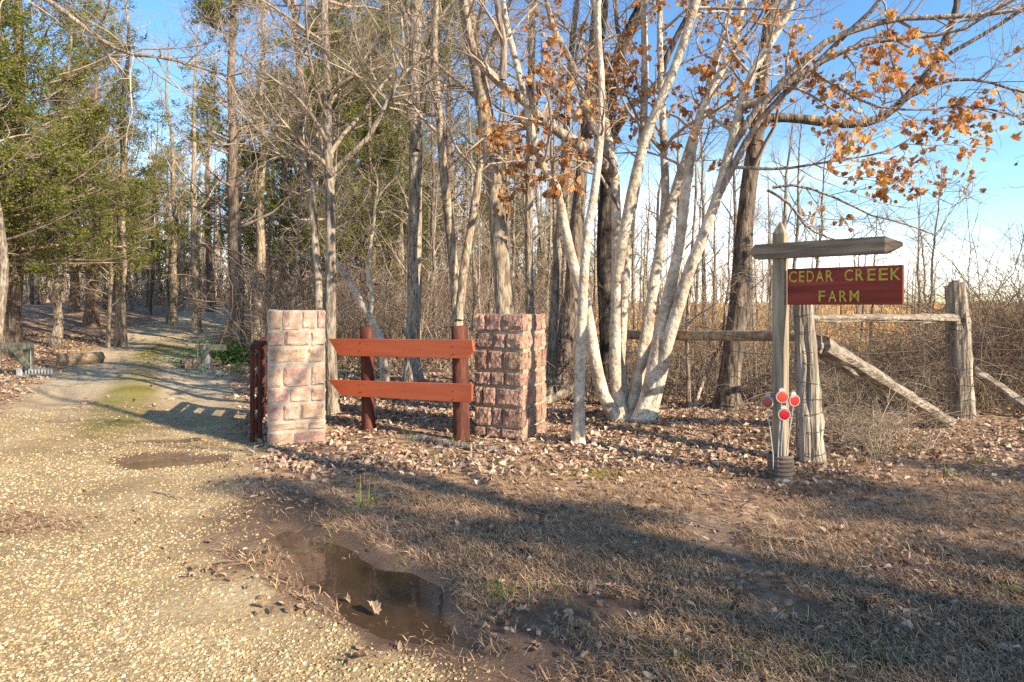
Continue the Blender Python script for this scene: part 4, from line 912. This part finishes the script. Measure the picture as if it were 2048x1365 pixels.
# ------------------------------------------------------------------ old fence
op = G(1626, 926); ot = P(1603, 540, 6.2)
post1 = empty('fence_post', op, 'leaning split silver post bound with wire behind the sign', 'fence post')
rl = ot-op
mb = MB(); rg = np.random.default_rng(9)
for k in range(7):
    a = k/7*6.28; rr = .052; off = np.array([math.cos(a)*.066, math.sin(a)*.066, 0]); top = 1-.10*rg.random()
    K = 14; t = np.linspace(0, 1, K)[:, None]; Q = np.array([0, 0, -.2])+off*(1.15-.38*t)+t*np.array(rl[:])*top+np.array([0, 0, .2])*t+np.cumsum(rg.normal(size=(K, 3))*.005, 0)
    V, F = tubes(Q[None], (rr*(1.15-.35*t[:, 0])*(1+rg.normal(size=K)*.07))[None], 8, cap=True, rough=.10, rng=rg); mb.add(V, F)
obj('post', mb.mesh('old_post', M['wood_old'], False), post1)
for k in range(9):
    z = .16+k*.16+rg.normal()*.03; t = z/rl.z; c = np.array(rl[:])*t; a = np.linspace(0, 2*np.pi, 22); rw = (.128-.04*t)
    Q = np.stack([c[0]+rw*np.cos(a), c[1]+rw*np.sin(a), c[2]+.02*np.sin(a+k)], 1); V, F = tubes(Q[None], np.full((1, 22), .0032), 5)
    obj('wire', mesh_np('wire', V, F, M['wire'], True), post1)
p2 = G(1926, 834); p2t = P(1912, 562, p2.y-.05); r2 = p2t-p2
post2 = empty('fence_post', p2, 'thick weathered fence post with slanted top at the far end of the rail', 'fence post')
def split_log(name, a, b, r0, r1, mat, seed, n=5, parent=None, flat=.6):
    """a weathered split log: several long slivers grown together"""
    g = np.random.default_rng(seed); a, b = np.array(a[:], float), np.array(b[:], float); d = unit(b-a); s = unit(np.cross(d, [0.1, .2, 1])); w = np.cross(d, s); mb = MB()
    for k in range(n):
        an = k/n*6.28+.4; off = (s*math.cos(an)+w*math.sin(an)*flat); K = 16; t = np.linspace(0, 1, K)[:, None]; e0, e1 = g.uniform(0, .02), g.uniform(.955, 1.)
        tt = e0+(e1-e0)*t; Q = a+(b-a)*tt+off*(r0+(r1-r0)*tt)*.5+np.cumsum(g.normal(size=(K, 3))*.0035, 0)
        V, F = tubes(Q[None], ((r0+(r1-r0)*tt[:, 0])*.62*(1+g.normal(size=K)*.07))[None], 8, cap=True, rough=.09, rng=g); mb.add(V, F)
    return obj(name, mb.mesh(name, mat, False), parent)
split_log('post', (0, 0, -.2), r2, .155, .105, M['wood_old'], 4, 6, post2, .9)
pk = post2
for k, z in enumerate((1.22, 1.30, 1.36)):
    a = np.linspace(0, 2*np.pi, 18); Q = np.stack([r2.x*z/r2.z+.135*np.cos(a), r2.y*z/r2.z+.135*np.sin(a), z+.03*np.sin(a+k)], 1); V, F = tubes(Q[None], np.full((1, 18), .005), 4); obj('wire', mesh_np('wire', V, F, M['wire'], True), post2)
def log_thing(name, label, cat, a, b, r0, r1, mat, seed, split=True, rough=.05):
    root = empty(name, a, label, cat)
    o = None
    bl = b-a
    if split: o = split_log('log', (0, 0, 0), bl, r0, r1, M[mat], seed, 5, root)
    else: o = obj('log', log_mesh('log', (0, 0, 0), bl, r0, r1, M[mat], seed=seed, rough=rough, wob=.006), root)
    return root
br_end = G(1893, 852); log_thing('brace_log', 'long silvery split log slanting from the old post down to the ground', 'log', P(1632, 688, 6.35), br_end+Vector((0, 0, .02)), .125, .115, 'wood_old_x', 14)
log_thing('fence_rail', 'thin rough rail from the old post to the weathered far post', 'rail', P(1612, 637, 6.3), P(1922, 637, p2.y), .035, .042, 'wood_old_x', 15)
log_thing('fence_rail', 'round brown log rail running left from the sign past the dark oak', 'rail', P(1612, 672, 6.35), P(1238, 668, 8.7), .058, .066, 'wood_log', 16, False)
be = G(2090, 838); log_thing('brace_log', 'short brace log slanting right from the far fence post', 'log', P(1942, 738, p2.y+.1), Vector((be.x, be.y, be.z)), .07, .06, 'wood_old_x', 17)
# woven wire along the fence line
wf0 = Vector((op.x, op.y, 0)); wf1 = Vector((p2.x, p2.y, 0)); wfd = (wf1-wf0).normalized(); wf2 = wf1+Vector((5.5, 1.0, 0)); wl0 = P(1238, 700, 8.7); wl0.z = 0
wfen = empty('wire_fence', (op.x, op.y, op.z), 'rusty woven wire fence strung along the old posts through the brambles', 'fence')
mats_w = M['wire']
segs = [(wl0, wf0), (wf0, wf1), (wf1, wf2)]
for z in (.12, .26, .42, .60, .80, 1.02, 1.18):
    Q = []
    for (a, b) in segs:
        for t in np.linspace(0, 1, 9)[:-1]:
            q = a.lerp(b, t); Q.append((q.x-op.x, q.y-op.y+.10, z+gzs(q.x, q.y)-op.z+RNG.normal()*.008-.03*math.sin(math.pi*t)))
    Q = np.array(Q); V, F = tubes(Q[None], np.full((1, len(Q)), .003), 4); obj('wire', mesh_np('wire', V, F, mats_w, True), wfen)
vw = None
for (a, b) in segs:
    n = int((b-a).length/.22)
    for k in range(1, n):
        q = a.lerp(b, k/n)
        if vw is None:
            V, F = tubes(np.array([[(0, 0, .1), (0.01, 0, .6), (0, 0, 1.16)]]), np.full((1, 3), .0025), 4); vw = mesh_np('stay_wire', V, F, mats_w, True)
        o = obj('stay_wire', vw, wfen); o.location = (q.x-op.x, q.y-op.y+.10, gzs(q.x, q.y)-op.z); o.rotation_euler = (RNG.normal()*.03, RNG.normal()*.05, 0)

# ------------------------------------------------------------------ cattle guard wings and logs by the drive
woodm('wood_green', (.06, .058, .038), (.16, .155, .10), (.28, .27, .18))
woodm('wood_grey', (.13, .13, .12), (.30, .30, .27), (.48, .47, .43))
M['metal_dark'] = pmat('metal_dark', [(.3, (.10, .12, .12)), (.7, (.22, .25, .25))], scale=15, bump=.1, rough=.6)
def wing(label, px, py, toppy, rail_l, rail_r, rail_py, brace, wmat, pmat_, seed):
    p = G(px, py); Y = p.y; root = empty('guard_post', p, label, 'post'); s = Y/FPX
    h = (py-toppy)*s
    bx('post', -.075, .075, -.07, .07, -.2, h, M[pmat_], root, .008)
    zr = (py-rail_py)*s
    bx('rail', (rail_l-px)*s, (rail_r-px)*s, -.155, -.073, zr-.07, zr+.07, M[wmat], root, .008)
    (ax, ay), (bx_, by) = brace
    a = Vector(((ax-px)*s, -.18, (py-ay)*s)); b = Vector(((bx_-px)*s, -.16, (py-by)*s)); d = b-a
    o = bx('brace', 0, d.length, -.03, .02, -.05, .05, M[wmat], root, .006); o.location = a; o.rotation_euler = (0, -math.atan2(d.z, d.x), 0)
    wx = (rail_r-px)*s-.04 if rail_l < px-40 else (rail_l-px)*s+.04
    V, F = tubes(np.array([[(wx, -.11, zr-.05), (wx, -.11, .12)]]), np.full((1, 2), .012), 5); obj('wire', mesh_np('wire', V, F, M['metal_grey'], True), root)
    return root, p, s
r_, pL, sL = wing('mossy guard post with long rail and brace left of the drive', 57, 752, 686, -60, 73, 692, ((38, 694), (71, 733)), 'wood_green', 'wood_green', 1)
wing('weathered grey guard post with braced rail right of the drive', 413, 742, 688, 397, 455, 695, ((398, 733), (425, 698)), 'wood_green', 'wood_grey', 2)
gr = empty('cattle_guard', pL+Vector((.25, -.1, 0)), 'white ended metal cattle guard panel of small bars at the foot of the mossy post', 'cattle guard')
bx('end_plate', -.42, -.30, -.03, .03, -.05, .17, M['metal_grey'], gr, .01)
for z in (.02, .15): bx('rail', -.30, .36, -.012, .012, z, z+.025, M['metal_dark'], gr, .003)
for k in range(9): bx('bar', -.24+k*.068, -.212+k*.068, -.013, .010, .046, .149, M['metal_grey'], gr, .003)
lp_ = G(128, 730); log_thing('fallen_log', 'short sawn log lying left of the drive', 'log', lp_+Vector((.0, -.15, .12)), lp_+Vector((.45, .75, .13)), .16, .15, 'wood_log', 20, False)
lp2 = G(372, 737); log_thing('fallen_log', 'dark sawn log lying right of the drive below the grey guard post', 'log', lp2+Vector((-.1, 0, .11)), lp2+Vector((.75, .45, .06)), .16, .12, 'bark_cedar', 21, False)
ra, rb = G(812, 878), G(1010, 908)
root = empty('surface_root', ra, 'long thick root lying along the ground before the right pillar', 'root')
q = np.array([(0, 0, -.02), *[((rb-ra)*t+Vector((0, .03*math.sin(9*t), .035)))[:] for t in (.2, .45, .7, .9)], ((rb-ra)*1.05)[:]]); Q = resample(q, 16)
for i in range(16): Q[i, 2] = gzs(Q[i, 0]+ra.x, Q[i, 1]+ra.y)-ra.z+(.03 if 1 < i < 14 else -.02)
V, F = tubes(Q[None], np.linspace(.05, .035, 16)[None]*np.where((np.arange(16) > 0) & (np.arange(16) < 15), 1, .5), 9, rough=.06); obj('root', mesh_np('root', V, F, M['bark_grey'], True), root)
sp = G(1130, 812); log_thing('fallen_log', 'broken grey branch stub in the leaves between the pillar and the slender pale tree', 'log', sp+Vector((-.35, .1, .03)), sp+Vector((.3, .25, .28)), .05, .06, 'bark_grey', 22, False, .1)
sa = [((1305, 1022), (1455, 1070)), ((1512, 1075), (1645, 1085)), ((1718, 1125), (1742, 1155)), ((310, 985), (420, 1000)), ((1395, 985), (1480, 1010)), ((1655, 640), (1655, 640))][:5]
labs = ['long thin forked twig lying on the shaded verge', 'pale straight stick lying on the shaded verge', 'short dark curved twig on the shaded verge', 'dark twig lying on the sunlit gravel', 'thin brown twig at the edge of the foreground shade']
for (p0, p1), lb in zip(sa, labs):
    a, b = G(*p0), G(*p1); K = 10; t = np.linspace(0, 1, K)[:, None]; Q = np.array(a)*(1-t)+np.array(b)*t+np.cumsum(RNG.normal(size=(K, 3))*.012, 0)
    for i in range(K): Q[i, 2] = gzs(Q[i, 0], Q[i, 1])+.022
    Qc, Rc = children((Q-np.array(a))[None], np.full((1, K), .006), 3, (.2, .9), .25, 35, 4, -.05, .15, .7, .003); mb = MB()
    V, F = tubes((Q-np.array(a))[None], np.linspace(.0075, .004, K)[None], 6); mb.add(V, F)
    if len(Qc): Qc[:, :, 2] = np.clip(Qc[:, :, 2], .0, .06); V, F = tubes(Qc, Rc, 4); mb.add(V, F)
    o = obj('fallen_twig', mb.mesh('fallen_twig', M['twig'], True), loc=a); tag(o, lb, 'twig', 'twigs on the ground')

# ------------------------------------------------------------------ ground cover (merged: nobody could count it)
def wedge(n, y0, y1, power, margin=.6, rng=RNG):
    """ground points spread so that nearer ground is denser (density ~ y^-power), a little wider than the view"""
    uu = rng.random(n); e = 2-power
    y = (y0**e+uu*(y1**e-y0**e))**(1/e) if abs(e) > 1e-6 else y0*(y1/y0)**uu
    x = (rng.random(n)*2-1)*(y*.86+margin); return x, y
# gravel stones
def stone_shapes():
    res = []
    for s in range(6):
        r = np.random.default_rng(s+200); n = 4; a = np.arange(n)*2*np.pi/n+r.random(n)*.6
        lo = np.stack([np.cos(a)*(.8+.4*r.random(n)), np.sin(a)*(.7+.3*r.random(n)), -.25+0*a], 1); hi = np.stack([np.cos(a+.3)*.62*(.8+.4*r.random(n)), np.sin(a+.3)*.58, .42+.25*r.random(n)], 1)
        V = np.vstack([lo, hi]); i = np.arange(n); j = (i+1) % n
        res.append((V, [np.stack([i, j, n+j], 1), np.stack([i, n+j, n+i], 1), np.array([[n, n+1, n+2], [n, n+2, n+3]])]))
    return res
x, y = wedge(150000, 2.25, 9.5, 2.2)
g = mask_gravel(x, y); keep = (RNG.random(len(x)) < np.clip(g*1.15-.12, 0, 1)*(.18+.82*sm(.3, .62, vnoise(x, y, 1.1, 31)+.3*vnoise(x, y, 5, 32))))
x, y = x[keep][:50000], y[keep][:50000]; n = len(x)
sc = .0056*(.5+1.7*RNG.random(n)**3)*(1+.07*np.maximum(0, y-3)); rnd = np.clip(.52+.2*RNG.normal(size=n)+.25*(vnoise(x, y, .8, 33)-.5)-.25*(1-mask_gravel(x, y)), 0, 1)
me = scatter('gravel', stone_shapes(), np.stack([x, y, gz(x, y)+sc*.05], 1), rots(n, .25), np.stack([sc*(.8+.6*RNG.random(n)), sc, sc*(.6+.5*RNG.random(n))], 1), M['gravel'], rnd)
tag(obj('gravel', me), 'loose yellow gravel stones covering the drive', 'gravel', kind='stuff')
# fallen leaves
def litter_leaf(seed):
    r = np.random.default_rng(seed+400); n = 4
    a = np.linspace(0, 1, n); w = np.array([.08, .48, .5, .05])*(.7+.6*r.random(n))
    V = np.concatenate([np.stack([-w*.5, a-.5, 0*a], 1), np.stack([w*.5, a-.5, 0*a], 1), np.stack([0*a, a-.5, 0*a], 1)])
    cx, cy = r.uniform(-1.6, 2.2), r.uniform(-.7, .9); V[:, 2] = cx*V[:, 0]**2*1.6+cy*V[:, 1]**2*.8+r.normal(size=len(V))*.03
    V[:, 2] -= V[:, 2].min()
    i = np.arange(n-1); F = [np.stack([i, 2*n+i, 2*n+i+1, i+1], 1), np.stack([2*n+i, n+i, n+i+1, 2*n+i+1], 1)]
    return V, F
LL = [litter_leaf(s) for s in range(6)]+[lobed_leaf(4, 50+s, 1., .7) for s in range(3)]
def leaf_ok(x, y):
    m = (1-mask_gravel(x, y))*(1-.93*np.exp(-(road_off(x, y)/1.75)**8)*(y > 7))*(1-.92*mask_mud(x, y)*(pud(x, y, 0) < 1.6))*(pud(x, y, 1) > 1.15)*(pud(x, y, 2) > 1.15)*(pud(x, y, 0) > 1.1)
    return m
x, y = wedge(112000, 2.3, 24, 1.6, 1.2)
dens = leaf_ok(x, y)*np.where(y < 5.4, .05+.26*vnoise(x, y, 1.5, 41)**2, sm(5.2, 6.3, y+.5*(vnoise(x, y, .9, 44)-.5))*(.35+.65*sm(.25, .6, vnoise(x, y, .8, 42))))*(1-.85*mask_field(x, y))*(1-.6*mask_moss(x, y))
keep = RNG.random(len(x)) < dens; x, y = x[keep], y[keep]; n = len(x); print('leaves', n)
sc = (.045+.055*RNG.random(n))*(1+.04*np.maximum(0, y-8))*np.where(y < 5.3, .68, 1); rnd = np.clip(.55+.22*RNG.normal(size=n)-.2*(y < 5.3), 0, .8+.2*(y > 5.3))
me = scatter('fallen_leaves', LL, np.stack([x, y, gz(x, y)+.006+.018*RNG.random(n)], 1), rots(n, .42), sc, M['dead_leaf'], rnd)
tag(obj('fallen_leaves', me), 'thick litter of tan and brown dead leaves over the ground', 'fallen leaves', kind='stuff')
# dead matted grass on the verge
def blade(seed):
    r = np.random.default_rng(seed+600); K = 3; t = np.linspace(0, 1, K); c = r.uniform(.4, 1.5); xx = t*math.cos(0); 
    Q = np.stack([.75*t, .25*np.sin(t*c*2)*r.choice([-1, 1]), .42*np.sin(t*2.4)*r.uniform(.3, 1)], 1); w = .026*(1-.8*t)
    V = np.concatenate([Q+np.stack([0*w, w, 0*w], 1), Q-np.stack([0*w, w, 0*w], 1)]); i = np.arange(K-1)
    return V, [np.stack([i, K+i, K+i+1, i+1], 1)]
BL = [blade(s) for s in range(8)]
x, y = wedge(260000, 2.25, 9, 2.3, .8)
dens = (x > apron_x(y)-.1)*(1-mask_gravel(x, y))*(1-.95*mask_mud(x, y))*(1-sm(5.2, 6.6, y))*sm(.18, .5, vnoise(x, y, 2.3, 51)+.2*vnoise(x, y, 9, 52))+.10*(y > 5.5)*(1-mask_gravel(x, y))
dens = np.maximum(dens, .75*np.exp(-(((x+3.7)/.7)**2+((y-4.4)/.25)**2)))
keep = RNG.random(len(x)) < dens; x, y = x[keep][:80000], y[keep][:80000]; n = len(x); print('blades', n)
me = scatter('dry_grass', BL, np.stack([x, y, gz(x, y)+.004], 1), rots(n, .22), .07*(.6+.9*RNG.random(n)), M['dry_grass'], np.clip(.42+.24*RNG.normal(size=n), 0, 1))
tag(obj('dry_grass', me), 'matted dead grass covering the shaded verge', 'grass', kind='stuff')
# green tufts and ivy
def upblade(seed):
    r = np.random.default_rng(seed+700); K = 3; t = np.linspace(0, 1, K); be = r.uniform(.05, .6)
    Q = np.stack([be*t*t, 0*t, t*(1-.25*be*t)], 1); w = .028*(1-.85*t); V = np.concatenate([Q+np.stack([0*w, w, 0*w], 1), Q-np.stack([0*w, w, 0*w], 1)]); i = np.arange(K-1)
    return V, [np.stack([i, K+i, K+i+1, i+1], 1)]
UB = [upblade(s) for s in range(6)]
tx, ty, tn, th_ = [], [], [], []
tufts = [(650, 1090, 14, .10), (735, 1010, 14, .22), (700, 1030, 20, .11), (810, 1130, 12, .10), (985, 1190, 20, .14), (1010, 1200, 14, .12), (930, 1120, 26, .07), (1020, 1150, 22, .06), (930, 900, 14, .20), (880, 930, 10, .2), (905, 890, 10, .22), (990, 940, 12, .15),
         (820, 880, 10, .2), (735, 930, 8, .2), (1350, 905, 12, .12), (1690, 945, 14, .14), (1640, 930, 10, .14), (1900, 955, 18, .16), (1975, 930, 20, .18), (2035, 1190, 30, .12), (1590, 1240, 20, .09), (1350, 1330, 22, .12), (1500, 1340, 22, .12), (1650, 1345, 22, .12), (1780, 1330, 16, .1), (560, 880, 16, .14), (540, 900, 16, .12), (1460, 1230, 14, .09), (1830, 900, 14, .15), (1560, 1310, 16, .11), (1720, 960, 10, .12), (1400, 955, 8, .1), (1260, 1180, 10, .08), (1120, 1210, 12, .1)]
for px, py, n_, h_ in tufts:
    p = G(px, py)
    for k in range(n_): tx.append(p.x+RNG.normal()*.05); ty.append(p.y+RNG.normal()*.05); th_.append(h_*(.5+.7*RNG.random()))
xs, ys = wedge(2600, 2.3, 7, 2., .3); kk = (xs > apron_x(ys)+.2)*(mask_mud(xs, ys) < .4)*(RNG.random(2600) < sm(.5, .8, vnoise(xs, ys, 1.1, 61))*.8)
tx = np.r_[tx, xs[kk]]; ty = np.r_[ty, ys[kk]]; th_ = np.r_[th_, .05*(.6+.8*RNG.random(kk.sum()))]; n = len(tx)
me = scatter('green_grass', UB, np.stack([tx, ty, gz(tx, ty)-.003], 1), rots(n, .3), th_, M['green_grass'], np.clip(.5+.3*RNG.normal(size=n), 0, 1))
tag(obj('green_grass', me), 'scattered green grass and wild onion tufts on the verge', 'grass', kind='stuff')
c = GX(478, 16.9); n = 2600
x = c.x+RNG.normal(size=n)*.7; y = c.y-.3+RNG.normal(size=n)*.45; hz = np.abs(RNG.normal(size=n))*.22
x2, y2 = wedge(5200, 13.0, 19, 1.5); k2 = (x2 > -7)*(x2 < 1.5)*(vnoise(x2, y2, .6, 71) > .52); x = np.r_[x, x2[k2]]; y = np.r_[y, y2[k2]]; hz = np.r_[hz, np.abs(RNG.normal(size=k2.sum()))*.18]; n = len(x)
me = scatter('ivy', [litter_leaf(s+20) for s in range(3)], np.stack([x, y, gz(x, y)+hz], 1), rots(n, .7), .075*(.6+.8*RNG.random(n)), M['green_leaf'], RNG.random(n))
tag(obj('ground_ivy', me), 'low green ivy and weeds round the cedar foot and under the trees', 'ivy', kind='stuff')
# tall tan grass of the field
x = RNG.uniform(1.5, 44, 34000); y = 13.5+46*RNG.random(34000)**1.5; kk = (mask_field(x, y) > .5)*(x < y*.98+2); x, y = x[kk], y[kk]; n = len(x)
me = scatter('field_grass', UB, np.stack([x, y, gz(x, y)-.02], 1), rots(n, .22), np.stack([np.full(n, .55), np.full(n, 1.5), .30+.35*RNG.random(n)], 1)*(.8+.35*RNG.random(n))[:, None], M['field_grass'], np.clip(.5+.25*RNG.normal(size=n), 0, 1))
tag(obj('field_grass', me), 'tall tan dry grass of the open field beyond the fence', 'grass', kind='stuff')
# a few single leaves large enough to point at
big = [(755, 1246, .12, 'curled pale dead leaf at the near edge of the dark puddle'), (1080, 1310, .10, 'broad tan dead leaf on the mud right of the dark puddle'), (1035, 1228, .09, 'reddish dead leaf on the wet soil beside the dark puddle'), (550, 1050, .05, 'small pale leaf on the mud where the gravel ends'), (690, 1210, .06, 'brown leaf floating on the dark puddle'), (1350, 1235, .09, 'lobed grey dead leaf on the shaded verge below the short twig'), (1690, 1062, .07, 'orange brown leaf standing in the dead grass')]
for i, (px, py, s, lb) in enumerate(big):
    p = G(px, py); V, F = lobed_leaf(7, 80+i, 1., .6); me = mesh_np('fallen_leaf', V, [F], M['dead_leaf'], False, {'rnd': np.clip(np.full(len(V), .58 if i % 2 == 0 else .42)+.08*RNG.normal(size=len(V)), 0, 1)})
    o = obj('fallen_leaf', me, loc=(p.x, p.y, max(p.z, WATER_Z[0] if i in (0, 4) else -9)+.022)); o.scale = (s, s, s); o.rotation_euler = (RNG.normal()*.3, RNG.normal()*.3, RNG.random()*6.28); tag(o, lb, 'leaf', 'single leaves on the ground')
tot = sum(len(o.data.polygons) for o in bpy.data.objects if o.type == 'MESH'); uq = sum(sum(len(p.vertices)-2 for p in me.polygons) if len(me.polygons) < 2000 else len(me.loops)-2*len(me.polygons) for me in bpy.data.meshes)
print('polys incl copies', tot, 'unique tris', uq)
